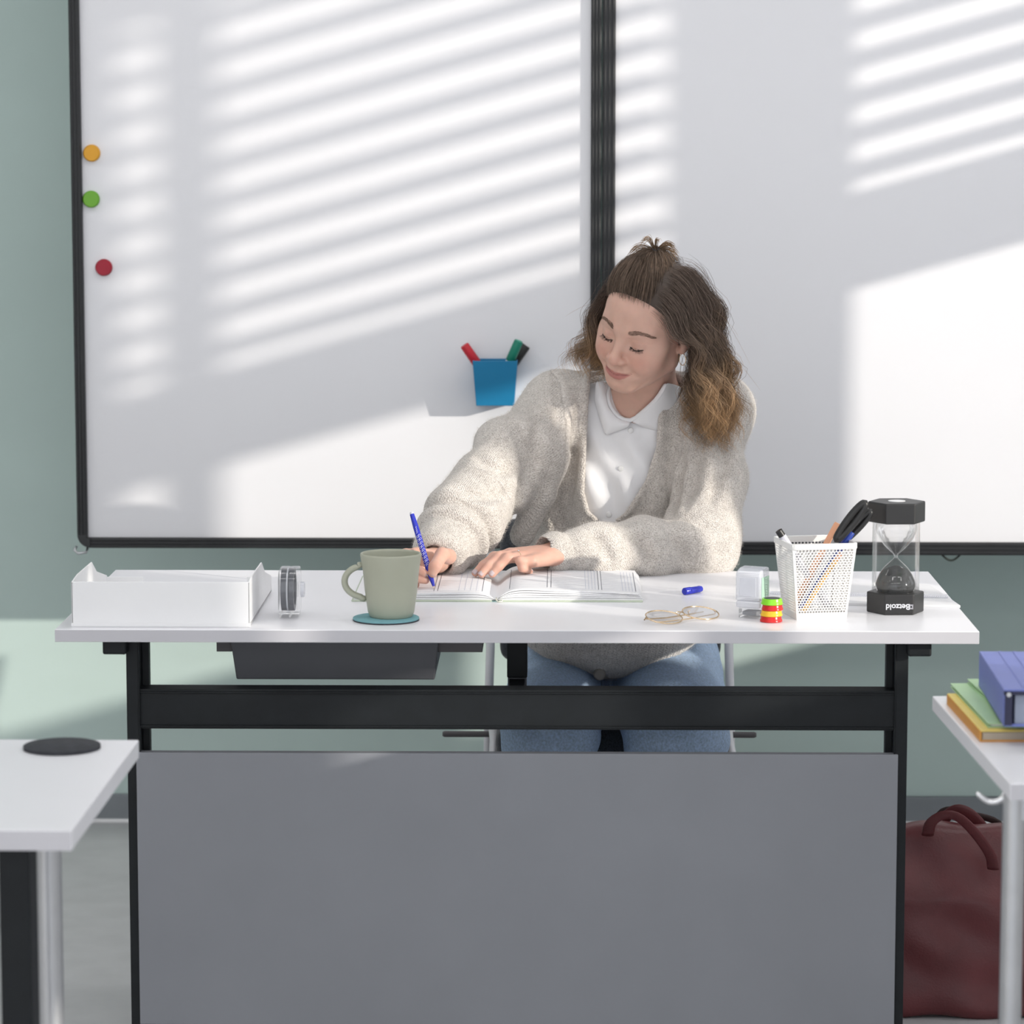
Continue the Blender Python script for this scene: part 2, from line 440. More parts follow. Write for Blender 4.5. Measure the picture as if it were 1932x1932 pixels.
# added fill lights on the unseen ceiling, brighten desktops and other level surfaces
FILL_W = 5.0
for ix, (nx_, xx) in enumerate((('left', -1.9), ('middle', -.1), ('right', 1.6))):
    for iy, (ny_, yy) in enumerate((('rear', -4.2), ('centre', -1.9), ('front', .45))):
        root = thing('ceiling_fill_light', 'added ceiling fill light panel out of view, %s column, %s row' % (nx_, ny_), 'ceiling light', (xx, yy, ZTOP), group='added fill panels on the ceiling')
        wparent(MB().box(xx-.64, xx+.64, yy-.19, yy+.19, ZTOP-.045, ZTOP).build('housing', 'wall_white', bevel=.004), root)
        ld = bpy.data.lights.new('fill_panel_light', 'AREA'); ld.shape = 'RECTANGLE'; ld.size = 1.2; ld.size_y = .32; ld.energy = FILL_W; ld.color = (1.0, .985, .985)
        lo = bpy.data.objects.new('fill_panel_light', ld); COL.objects.link(lo); lo.location = (0, 0, -.05); lo.parent = root

# ================================================================== whiteboards
def whiteboard(x0, x1, z0, z1, label, fw=0.021):
    root = thing('whiteboard', label, 'whiteboard', ((x0+x1)/2, BOARD_Y, z0))
    y = BOARD_Y
    wparent(MB().box(x0+.006, x1-.006, y, y+.018, z0+.006, z1-.006).build('board_panel', 'board'), root)
    f = 0.030
    def rail(a, b):
        m = MB()
        for k in range(3):
            pass
        return m
    def bar(p0, p1, horiz):
        m = MB()
        # ribbed profile: a base strip with three raised ribs
        if horiz:
            m.box(p0[0], p1[0], y-.012, y+.022, p0[1], p1[1])
            h = (p1[1]-p0[1])
            for k in (.18, .5, .82): m.box(p0[0], p1[0], y-.0145, y-.011, p0[1]+h*k-.0022, p0[1]+h*k+.0022)
        else:
            m.box(p0[0], p1[0], y-.012, y+.022, p0[1], p1[1])
            h = (p1[0]-p0[0])
            for k in (.18, .5, .82): m.box(p0[0]+h*k-.0022, p0[0]+h*k+.0022, y-.0145, y-.011, p0[1], p1[1])
        return m
    wparent(bar((x0+fw*1.3, z0), (x1-fw*1.3, z0+fw), True).build('frame_bottom', 'black_alu', bevel=.0015), root)
    wparent(bar((x0+fw*1.3, z1-fw), (x1-fw*1.3, z1), True).build('frame_top', 'black_alu', bevel=.0015), root)
    wparent(bar((x0, z0+fw*1.3), (x0+fw, z1-fw*1.3), False).build('frame_side', 'black_alu', bevel=.0015), root)
    wparent(bar((x1-fw, z0+fw*1.3), (x1, z1-fw*1.3), False).build('frame_side', 'black_alu', bevel=.0015), root)
    for sx, sz in ((0, 0), (1, 0), (0, 1), (1, 1)):
        c = fw*1.35
        q = []
        for k in range(9):
            a = PI/2*k/8
            q.append((c - c*math.cos(a), c - c*math.sin(a)))
        q += [(c, fw), ] if False else [(c, 0), (c, c), (0, c)]
        poly = [(c-c*math.cos(PI/2*k/8), c-c*math.sin(PI/2*k/8)) for k in range(9)] + [(c, fw), (fw, fw), (fw, c), (0, c)][:-1]
        poly = [((x1-u) if sx else (x0+u), (z1-v) if sz else (z0+v)) for u, v in poly]
        wparent(MB().prism(poly, .036, (0, y-.0135, 0), (1,0,0), (0,0,1), (0,1,0)).build('corner_cap', 'black_alu', bevel=.002), root)
    return root
zb = PY(400, 1033, BOARD_Y)[2]; zbr = PY(1600, 1046, BOARD_Y)[2]
bx0 = PY(147, 1000, BOARD_Y)[0]; bx1 = PY(1134, 400, BOARD_Y)[0]
whiteboard(bx0, bx1, zb, zb+1.50, 'left whiteboard with black frame, colour magnets and a blue pen holder on it')
whiteboard(bx1+.002, bx1+1.75, zbr, zbr+1.52, 'right whiteboard in black frame, behind the hourglass and the seated person', fw=0.026)
# wall arms that carry the boards
for ib_, xx in enumerate((bx0+.35, bx1-.25, bx1+.45, bx1+1.25)):
    root = thing('board_bracket', 'black wall arm carrying the boards, %s from the left' % ('first', 'second', 'third', 'fourth')[ib_], 'bracket', (xx, WALL_Y, 1.0), group='board arms')
    wparent(MB().box(xx-.02, xx+.02, WALL_Y-.03, WALL_Y, .85, 1.9).build('wall_rail', 'black_steel'), root)
    for z in (1.0, 1.7):
        wparent(MB().box(xx-.015, xx+.015, BOARD_Y+.02, WALL_Y-.03, z-.02, z+.02).build('arm', 'black_steel'), root)
# small fittings under the boards
p = PY(152, 1037, BOARD_Y)
hk = MB().tube([(p[0]+.014, BOARD_Y+.004, zb-.001), (p[0]+.012, BOARD_Y-.004, zb-.010), (p[0]-.004, BOARD_Y-.006, zb-.012), (p[0]-.012, BOARD_Y-.004, zb-.006), (p[0]-.008, BOARD_Y, zb+.002)], .0028, 8)
tag(hk.build('wire_hook', 'silver', smooth='all'), 'small grey metal hook under the left board corner', 'hook')
p = PY(1795, 1046, BOARD_Y)
lp = MB().tube([(p[0]-.020+.040*t, BOARD_Y+.004, zbr-.0135*math.sin(PI*t)+.001) for t in np.linspace(0, 1, 13)], .0022, 8)
tag(lp.build('cable_loop', 'cable', smooth='all'), 'thin dark cable loop sagging below the right board', 'cable')

# magnets
for px, py, m, lab in ((171, 376, 'magnet_green', 'round green magnet at the left edge of the whiteboard'),
                       (195, 505, 'magnet_red', 'round dark red magnet on the whiteboard, below the green one'),
                       (172, 289, 'magnet_orange', 'round orange magnet highest on the left whiteboard edge')):
    c = PY(px, py, BOARD_Y-.009)
    o = MB().lathe([(0.0, 0.009), (.0145, .009), (.0168, .0065), (.0172, 0.0), (0, 0)], 40, (c[0], BOARD_Y, c[2]), 'y').build('board_magnet', m, smooth=True)
    tag(o, lab, 'magnet', 'magnets on the whiteboard')

# blue magnetic holder with markers
cT = PY(934, 681, BOARD_Y-.07); cB = PY(934, 766, BOARD_Y-.06)
hx, hz0, hz1 = cT[0], cB[2], cT[2]
root = thing('pen_holder', 'blue tapered pen holder stuck on the left whiteboard', 'pen holder', (hx, BOARD_Y, hz0))
def frust(wt, dt, wb, db, inset, z0, z1):
    return [(hx-wb/2+inset, BOARD_Y-db+inset, z0), (hx+wb/2-inset, BOARD_Y-db+inset, z0), (hx+wb/2-inset, BOARD_Y-.0015-inset, z0), (hx-wb/2+inset, BOARD_Y-.0015-inset, z0),
            (hx-wt/2+inset, BOARD_Y-dt+inset, z1), (hx+wt/2-inset, BOARD_Y-dt+inset, z1), (hx+wt/2-inset, BOARD_Y-.0015-inset, z1), (hx-wt/2+inset, BOARD_Y-.0015-inset, z1)]
o_ = frust(.090, .070, .076, .058, 0, hz0, hz1); i_ = frust(.090, .070, .076, .058, .003, hz0+.004, hz1)
m = MB().add(o_ + i_, [(0,3,2,1), (0,1,5,4), (1,2,6,5), (2,3,7,6), (3,0,4,7), (8,9,10,11), (8,12,13,9), (9,13,14,10), (10,14,15,11), (11,15,12,8), (4,5,13,12), (5,6,14,13), (6,7,15,14), (7,4,12,15)])
wparent(m.build('holder_box', 'cup_blue', bevel=.0012), root)
def marker(a, b, cap, lab, ringm=None):
    a = np.array(a); b = np.array(b); L = np.linalg.norm(b-a); d = (b-a)/L
    root = thing('board_marker', lab, 'marker', tuple(a), group='markers in the blue holder')
    r = .0085
    wparent(MB().tube([a, a+d*.004, b-d*.045], [r*.8, r, r], 18).build('barrel', 'marker_white', smooth=True), root)
    c_ = wparent(MB().tube([b-d*.045, b-d*.043, b-d*.002, b], [r*.98, r*1.12, r*1.08, r*.98], 18).build('cap', cap, smooth=True), root)
    if ringm:
        o = MB().tube([b-d*.0002, b+d*.0008], [r*.62, r*.62], 18).build('cap_disc', ringm)
        wparent(o, root)
bot = hz0+.012
marker((hx+.012, BOARD_Y-.030, bot), PY(876, 651, BOARD_Y-.045), 'marker_red', 'white marker with red cap leaning left in the blue holder')
marker((hx-.004, BOARD_Y-.040, bot), PY(979, 643, BOARD_Y-.058), 'marker_green', 'white marker with green cap in the blue holder', 'marker_green_light')
marker((hx-.012, BOARD_Y-.022, bot), PY(993, 652, BOARD_Y-.016), 'plastic_black', 'marker with black cap behind the green one')

# ================================================================== the desk
DZ = 0.76; DW = 0.70; DD = 0.65; TH = 0.0195
root = thing('teacher_desk', 'wide white desk on a black steel frame with a grey front panel', 'desk', (0, .3, 0))
wparent(MB().box(-DW, DW, 0, DD, DZ-TH, DZ).build('table_top', 'desk_white', bevel=.0012), root)
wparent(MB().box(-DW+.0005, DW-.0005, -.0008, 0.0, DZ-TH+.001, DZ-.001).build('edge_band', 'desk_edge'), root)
for sx in (-1, 1):
    ux = .600*sx
    x0, x1 = sorted((ux, ux-sx*.030))
    # upright: outer shell with two inner lips
    m = MB().box(min(ux, ux-sx*.019), max(ux, ux-sx*.019), .055, .115, .03, DZ-TH-.002)
    m.box(min(ux-sx*.019, ux-sx*.030), max(ux-sx*.019, ux-sx*.030), .092, .112, .03, DZ-TH-.002)
    m.box(min(ux-sx*.0185, ux-sx*.0205), max(ux-sx*.0185, ux-sx*.0205), .053, .060, .03, DZ-TH-.002)
    wparent(m.build('upright', 'black_steel', bevel=.002), root)
    a0, a1 = sorted((ux+sx*.032, ux-sx*.004))
    m = MB().box(a0, a1, .028, DD-.05, DZ-TH-.024, DZ-TH)
    wparent(m.build('top_arm', 'black_steel', bevel=.003), root)
    # gusset from arm to upright
    gx = ux+sx*.000
    m = MB().prism([(.030, DZ-TH-.024), (.030, DZ-TH-.001), (.075, DZ-TH-.001), (.062, DZ-TH-.024)], .003, (gx-.0015, 0, 0), (0,1,0), (0,0,1), (1,0,0))
    wparent(m.build('gusset', 'black_steel'), root)
    b0, b1 = sorted((ux+sx*.010, ux-sx*.035))
    wparent(MB().box(b0, b1, -.02, .62, .012, .038).build('foot', 'black_steel', bevel=.004), root)
bT = PY(700, 1302, .056)[2]; bB = PY(700, 1377, .056)[2]
m = MB().box(-.582, .582, .060, .100, bB, bT)
m.box(-.582, .582, .056, .061, bT-.006, bT-.0035); m.box(-.582, .582, .056, .061, bB+.0035, bB+.006)
wparent(m.build('cross_beam', 'black_steel', bevel=.0015), root)
pT = PY(700, 1421, .05)[2]
wparent(MB().box(-.586, .586, .050, .068, .13, pT).build('front_panel', 'panel_grey', bevel=.0012), root)
x0 = PY(957, 1240, .30)[0]; x1 = PY(995, 1240, .30)[0]
o = MB().box(x0, x1, .28, .34, PY(960, 1279, .28)[2], DZ-TH-.0005).build('height_column', 'black_steel', bevel=.002)
wparent(o, root)
o = MB().box(x0+.0012, x1-.0012, .283, .337, bB+.01, PY(960, 1279, .28)[2]).build('column_sleeve', 'drawer_grey', bevel=.002)
wparent(o, root)
wparent(MB().box(x0+.004, x1-.004, .09, .30, bB+.012, bB+.04).build('column_strut', 'black_steel'), root)
# hanging drawer
YD = .14
a = PY(407, 1214, YD)[0]; b = PY(910, 1214, YD)[0]
l0, r0 = PY(432, 1214, YD)[0], PY(830, 1214, YD)[0]; l1, r1 = PY(446, 1281, YD)[0], PY(820, 1281, YD)[0]
dz0 = PY(600, 1282, YD)[2]; dz1 = DZ-TH-.0005
dr = thing('under_desk_drawer', 'dark grey tray drawer hanging below the left half of the desk', 'drawer', ((l0+r0)/2, YD, dz0))
poly = [(l0, dz1-.002), (r0, dz1-.002), (r1, dz0), (l1, dz0)]
wparent(MB().prism(poly, .36, (0, YD, 0), (1,0,0), (0,0,1), (0,1,0)).build('drawer_box', 'drawer_grey', bevel=.002), dr)
for q0, q1 in ((a, l0+.004), (r0-.004, b)):
    wparent(MB().box(q0, q1, YD+.01, YD+.34, PY(600, 1230, YD+.01)[2], dz1).build('runner', 'dark_grey', bevel=.001), dr)

# ================================================================== letter tray
tx0 = PZ(135, 1183, DZ)[0]; tx1 = tx0+.272; ty0, ty1 = .026, .385
root = thing('letter_tray', 'white open letter tray at the left end of the desk', 'letter tray', ((tx0+tx1)/2, .2, DZ))
hf = PY(300, 1098, ty0)[2]-DZ
yp = .225; hp = PY(494, 1061, yp)[2]-DZ; he = PY(510, 1086, ty1)[2]-DZ
t = .0022
wparent(MB().box(tx0, tx1, ty0, ty1, DZ+.003, DZ+.0055).build('tray_floor', 'tray', bevel=.0006), root)
wparent(MB().box(tx0, tx1, ty0, ty0+t, DZ+.0015, DZ+hf).build('front_wall', 'tray', bevel=.0008), root)
wparent(MB().box(tx0-.001, tx1+.001, ty0-.0015, ty0+.004, DZ, DZ+.006).build('front_lip', 'tray', bevel=.0008), root)
for xx in (tx0, tx1-t):
    prof = [(ty0, .0015), (ty1, .0015), (ty1, he), (yp+.05, hp-.012 if False else hp-.022), (yp, hp), (ty0+.055, hf+.004), (ty0, hf)]
    wparent(MB().prism(prof, t, (xx, 0, DZ), (0,1,0), (0,0,1), (1,0,0)).build('side_wall', 'tray', bevel=.0006), root)
for q0, q1 in ((tx0, tx0+.062), (tx1-.04, tx1)):
    wparent(MB().box(q0, q1, ty1-t, ty1, DZ+.0015, DZ+PY(250, 1088, ty1)[2]-DZ).build('back_wall', 'tray', bevel=.0008), root)
wparent(MB().box(tx0+.06, tx1-.038, ty1-t, ty1, DZ+.0015, DZ+.012).build('back_lip', 'tray', bevel=.0006), root)

# ================================================================== tape dispenser
c = PZ(546, 1168, DZ); tc_ = (c[0], c[1]+.03, DZ)
root = thing('tape_dispenser', 'clear plastic tape dispenser standing between the tray and the mug', 'tape dispenser', tc_, rz=.0)
def stadium(hw, hl, r, n=8):
    pts = []
    for cx, cz, a0 in ((hw-r, hl-r, 0), (-(hw-r), hl-r, PI/2), (-(hw-r), -(hl-r), PI), (hw-r, -(hl-r), 3*PI/2)):
        for k in range(n+1):
            a = a0 + PI/2*k/n; pts.append((cx+r*math.cos(a), cz+r*math.sin(a)))
    return pts
hh = (PY(545, 1071, tc_[1])[2]-DZ)/2
for k, (xa, xb) in enumerate(((-.0165, -.0015), (-.0015, .0135))):
    o = MB().prism(stadium(.040, hh, .022), xb-xa, (xa, 0, hh), (0,1,0), (0,0,1), (1,0,0)).build('shell', 'clear_plastic', root, smooth=True, bevel=.002)
o = MB().lathe([(.024, -.010), (.033, -.010), (.033, .010), (.024, .010)], 40, (-.0035, 0, hh+.004), 'x', closed=True).build('tape_roll', 'tape_core', root, smooth=True)
o = MB().lathe([(.0335, -.0012), (.0337, -.0012), (.0337, .0012), (.0335, .0012)], 40, (-.0035, 0, hh+.004), 'x', closed=True).build('tape_edge', 'tape_white', root, smooth=True)
o = MB().lathe([(0, -.003), (.012, -.003), (.012, .003), (0, .003)], 24, (.0185, 0, hh+.004), 'x').build('hub', 'frost_plastic', root, smooth=True)

# ================================================================== mug and coaster
c = PZ(728, 1166, DZ+.004)
cc = (c[0], c[1]+.005, DZ)
rC = (PZ(790, 1166, DZ)[0]-PZ(665, 1166, DZ)[0])/2
root = thing('coaster', 'round pale blue felt coaster under the mug', 'coaster', cc, group=None)
MB().lathe([(0, .0), (rC-.0006, .0), (rC, .0006), (rC, .0022), (0, .0022)], 64).build('base', 'coaster_black', root, smooth=True)
MB().lathe([(0, .0022), (rC-.0002, .0022), (rC-.0002, .0042), (rC-.001, .0048), (0, .0048)], 64).build('felt', 'coaster_blue', root, smooth=True)
mz = DZ+.0048
mc = (PZ(738, 1163, mz)[0], cc[1]+.006, mz)
root = thing('mug', 'plain sage green mug standing on the blue coaster', 'mug', mc, rz=.0)
Rt = .0475; Rb = .0345
mh = (PY(738, 1043, mc[1])[2]-mz)
prof = [(0, .0), (Rb-.003, 0), (Rb-.0015, .0015), (Rb+.0015, .008), (Rb+.006, .04), (Rt-.004, mh*.72), (Rt, mh-.003), (Rt-.0006, mh-.0006), (Rt-.0018, mh), (Rt-.0032, mh-.0008), (Rt-.004, mh-.004),
        (Rt-.0085, mh*.7), (Rb+.001, .042), (Rb-.004, .012), (Rb-.010, .007), (0, .006)]
MB().lathe(prof, 64).build('mug_body', 'mug', root, smooth=True, angle=60)
hp_ = []
za, zb_ = mh*.80, mh*.30
for k in range(17):
    a = PI/2 + PI*k/16
    hp_.append((-(Rt-.008) + .0325*math.cos(a) - .000, 0, (za+zb_)/2 + .0325*1.0*math.sin(a)*(za-zb_)/.065 + .0))
hp_[0] = (-(Rt-.006), 0, za+.001); hp_[-1] = (-(Rb+.0035), 0, zb_-.004)
hp_.insert(1, (-(Rt+.006), 0, za+.0015)); hp_.insert(-1, (-(Rb+.013), 0, zb_-.0005))
MB().tube(hp_, .0052, 14, up=(0, 1, 0), flat=1.25).build('handle', 'mug', root, smooth='all', sub=1)

# ================================================================== open planner
bx_s = PZ(935, 1135, DZ)[0]; bxl = PZ(664, 1133, DZ)[0]; bxr = PZ(1213, 1137, DZ)[0]; by0, by1 = .290, .562
root = thing('planner_book', 'open hardcover planner with ruled white pages under her hands', 'book', (bx_s, .4, DZ))
def zpage(x):
    u = x - bx_s
    if u >= 0:
        s_ = u/(bxr-bx_s)
        return DZ + .003 + .0205*(1-math.exp(-(u/.018)**1.4))*(1-.52*s_**1.2) * (1 if s_ < .97 else 1-(s_-.97)/.03*.1)
    s_ = -u/(bx_s-bxl)
    return DZ + .003 + .0135*(1-math.exp(-(-u/.015)**1.4))*(1-.45*s_)
# covers
wparent(MB().box(bxl, bx_s-.006, by0-.003, by1+.003, DZ, DZ+.0028).build('cover', 'cover_green', bevel=.0008), root)
wparent(MB().box(bx_s+.006, bxr, by0-.003, by1+.003, DZ, DZ+.0028).build('cover', 'cover_green', bevel=.0008), root)
wparent(MB().box(bx_s-.0065, bx_s+.0065, by0-.002, by1+.002, DZ, DZ+.0015).build('spine', 'cover_teal', bevel=.0005), root)
for sgn, xe in ((-1, bxl+.006), (1, bxr-.006)):
    xs = [bx_s + sgn*abs(xe-bx_s)*((k/40)**1.5) for k in range(41)]
    nl = 5 if sgn > 0 else 3
    for li in range(nl):
        f0, f1 = li/nl, (li+1)/nl
        m = MB(); top = []; botm = []
        gap = .0007 if li else 0
        ext = (nl-1-li)*.0016*sgn if sgn > 0 else (nl-1-li)*.0012*sgn
        vs_ = []
        for x in xs:
            t_ = zpage(x)-(DZ+.0029)
            wv = .0012*math.sin((x-bx_s)*38+li) * (1 if 0 < li < nl-1 else 0)
            za_ = DZ+.0029+t_*f0+gap; zb2 = DZ+.0029+t_*f1 + (0 if li == nl-1 else wv*.3)
            xx = x + ext*((abs(x-bx_s))/abs(xe-bx_s))
            vs_.append([(xx, by0+.001*li*0, za_), (xx, by1, za_), (xx, by1, zb2), (xx, by0, zb2)])
        n = len(vs_)
        for q in vs_: m.v += q
        for k in range(n-1):
            for j in range(4):
                j2 = (j+1) % 4; m.f.append((k*4+j, k*4+j2, (k+1)*4+j2, (k+1)*4+j))
        m.f.append((0, 1, 2, 3)); m.f.append(tuple((n-1)*4+j for j in (3, 2, 1, 0)))
        wparent(m.build('page_block', 'paper', smooth=True, angle=50), root)
def page_line(m, xa, ya, xb, yb, wd):
    n = max(2, int(abs(xb-xa)/.004)+2)
    pts = [(xa+(xb-xa)*k/(n-1), ya+(yb-ya)*k/(n-1)) for k in range(n)]
    dx, dy = xb-xa, yb-ya; L_ = math.hypot(dx, dy); nx, ny = -dy/L_*wd/2, dx/L_*wd/2
    P = [[(x+nx, y+ny, zpage(x+nx)+.00025), (x-nx, y-ny, zpage(x-nx)+.00025)] for x, y in pts]
    m.grid(P)
ml = MB(); mp_ = MB()
y0_, y1_ = by0+.022, by1-.03
for u in (-.205, -.10, -.094, -.022, .022, .083, .089, .166, .171, .226):
    page_line(ml, bx_s+u, y0_, bx_s+u, y1_, .0009)
for a_, b_ in ((-.060, -.022), (.145, .166), (.205, .226), (-.19, -.14)):
    for k in range(4):
        page_line(mp_, bx_s+a_+(b_-a_)*k/4, y0_, bx_s+a_+(b_-a_)*k/4, y1_, .0006)
for a_, b_ in ((-.21, -.10), (-.094, -.022), (.022, .083), (.089, .166), (.171, .226)):
    for k in range(12):
        yy = y0_+(y1_-y0_)*k/11
        page_line(mp_, bx_s+a_, yy, bx_s+b_, yy, .0009)
wparent(ml.build('ruled_columns', 'ink_grey'), root)
wparent(mp_.build('ruled_rows', 'ink_pale'), root)
rb_ = [(bx_s+.001, by0+.01, DZ+.0045), (bx_s+.001, by0-.002, DZ+.0035), (bx_s+.004, by0-.008, DZ+.0012), (bx_s+.010, by0-.007, DZ+.0012), (bx_s+.011, by0-.003, DZ+.003)]
wparent(MB().tube(rb_, .0012, 6).build('ribbon_marker', 'ribbon', smooth='all'), root)

# ================================================================== pen cap, glasses
def pen_cap():
    a = PZ(1291, 1116, DZ+.0062); b = PZ(1334, 1109, DZ+.0062)
    d = (b-a); L = np.linalg.norm(d); d /= L; L = .042
    root = thing('pen_cap', 'blue pen cap lying alone on the desk', 'pen cap', (a[0], a[1], DZ))
    wparent(MB().tube([a, a+d*.001, a+d*L*.9, a+d*L], [.0052, .006, .0056, .0048], 20).build('cap_body', 'pen_blue', smooth=True), root)
    s = np.cross(d, (0, 0, 1)); s /= np.linalg.norm(s)
    off = s*.0058 + np.array((0, 0, .0010))
    wparent(MB().obox(a+d*L*.60+off*1.05, d, s, np.cross(d, s), L*.33, .0012, .0018).build('clip', 'pen_blue', bevel=.0006), root)
    wparent(MB().obox(a+d*L*.55+np.array((0,0,.0057)), d, s, np.cross(d, s), L*.2, .0010, .0004).build('print_mark', 'print_white'), root)
pen_cap()
def glasses():
    gl = PZ(1214, 1172, DZ); gr = PZ(1366, 1157, DZ)
    root = thing('glasses', 'thin gold framed eyeglasses lying folded on the desk', 'glasses', tuple((gl+gr)/2))
    cL = PZ(1253, 1160, DZ+.012); cR = PZ(1322, 1152, DZ+.012)
    ax = (cR-cL); ax[2] = 0; ax /= np.linalg.norm(ax); ay = np.array((-ax[1], ax[0], 0.0))
    tilt = .26; up = ay*math.cos(tilt) + np.array((0, 0, 1))*math.sin(tilt)
    def ring(c, rx, ry): return [c + ax*rx*math.cos(a) + up*ry*math.sin(a) for a in np.linspace(0, 2*PI, 40, endpoint=False)]
    half = .0305
    for c in (cL, cR):
        c[2] = DZ + .0255*math.sin(tilt) + .002
        wparent(MB().tube(ring(c, half, .0255), .0011, 8, closed=True).build('rim', 'gold', smooth='all'), root)
        mm = MB(); rr = ring(c, half*.985, .0251); mm.v = [tuple(p) for p in rr]; mm.f = [tuple(range(40))]
        wparent(mm.build('lens', 'lens'), root)
    bl = cL + ax*half*.93 + up*.009; br = cR - ax*half*.93 + up*.009
    wparent(MB().tube([bl, (bl+br)/2 + up*.004, br], .0009, 8).build('bridge', 'gold', smooth='all'), root)
    for c, s in ((cL, 1), (cR, -1)):
        q = c + ax*half*.85*s - up*.004
        wparent(MB().tube([q, q+ax*.003*s + np.array((0, 0, .006)), q+ax*.002*s+np.array((0, 0, .009))-up*.004], .0007, 6).build('nose_pad', 'gold', smooth='all'), root)
    # folded temples lying in front
    h1 = cL - ax*half + up*.006; h2 = cR + ax*half + up*.006
    z = DZ+.0028
    e1 = np.array((gl[0]+.004, gl[1]-.004, z+.001)); e2 = np.array((h2[0]+.002, h2[1]-.01, z+.002))
    wparent(MB().tube([h1, h1+np.array((-.003, -.005, -.003)), e1, e1+ax*.04+np.array((0, -.004, -.001)), e1+ax*.085+np.array((0, .004, -.001)), e1+ax*.115+np.array((0, .014, -.001))], .0010, 8).build('temple', 'gold', smooth='all'), root)
    wparent(MB().tube([h2, h2+np.array((.003, -.005, -.004)), e2, e2-ax*.05+np.array((0, -.012, -.001)), e2-ax*.10+np.array((0, -.012, -.001)), e2-ax*.12+np.array((0, -.004, -.001))], .0010, 8).build('temple', 'gold', smooth='all'), root)
glasses()

# ================================================================== stamp, magnet stack
c = PZ(1420, 1166, DZ)
root = thing('self_inking_stamp', 'clear plastic self-inking stamp standing beside the colour magnet stack', 'stamp', (c[0], c[1]+.012, DZ), rz=-.42)
h1 = PY(1415, 1146, c[1])[2]-DZ; h2 = PY(1415, 1072, c[1])[2]-DZ
MB().box(-.0165, .0165, -.0165, .0165, 0, h1).build('foot_block', 'clear_plastic', root, bevel=.0015)
for k in range(5):
    a = random.uniform(-.011, .011); b = random.uniform(.006, h1-.008)
MB().box(-.012, .012, -.012, .012, .004, .010).build('ink_pad', 'panel_grey', root, bevel=.001)
MB().box(-.0195, .0195, -.0195, .0195, h1, h1+.010).build('collar', 'frost_plastic', root, bevel=.0015)
prof = [(-.0205, 0), (.0205, 0), (.0205, h2-h1-.020), (.017, h2-h1-.014), (0, h2-h1-.010), (-.017, h2-h1-.016), (-.0205, h2-h1-.022)]
MB().prism([(-.0205, h1+.010), (.0205, h1+.010), (.0205, h2-.004), (.0195, h2-.001), (.012, h2), (-.006, h2-.001), (-.017, h2-.005), (-.0205, h2-.009)], .041, (-.0205, 0, 0), (0, 1, 0), (0, 0, 1), (1, 0, 0)).build('grip', 'frost_plastic', root, bevel=.003, seg=3, smooth=True)
MB().box(-.0135, .0135, -.0216, -.0204, h1+.018, h2-.014).build('front_window', 'frost_plastic', root, bevel=.0004)
MB().box(.0206, .0214, -.015, .017, h1+.016, h2-.014).build('side_tint', 'stamp_green', root, bevel=.0003)
c = PZ(1457, 1175, DZ); zc = DZ
for k, (m_, hgt, rr, lab) in enumerate((('stack_red', .0090, .0172, 'red magnet at the bottom of the four-magnet stack'), ('stack_yellow', .0090, .0170, 'yellow magnet in the four-magnet stack'),
                                        ('stack_red', .0088, .0166, 'red magnet just below the green top one in the stack'), ('stack_green', .0095, .0168, 'green magnet on top of the four-magnet stack'))):
    o = MB().lathe([(0, 0), (rr*.90, 0), (rr, .0008), (rr, .003), (rr*.95, .0042), (rr*.93, hgt-.002), (rr*.90, hgt-.0002), (rr*.86, hgt), (0, hgt)], 40).build('round_magnet', m_, smooth=True)
    o.location = (c[0]+(-.001, -.0005, .0008, 0)[k], c[1]+.012, zc)
    tag(o, lab, 'magnet', 'magnets stacked by the pencil cup'); zc += hgt
    if k == 3:
        MB().lathe([(0, hgt), (rr*.72, hgt), (rr*.72, hgt+.0006), (0, hgt+.0006)], 32).build('top_disc', 'plastic_black', o)

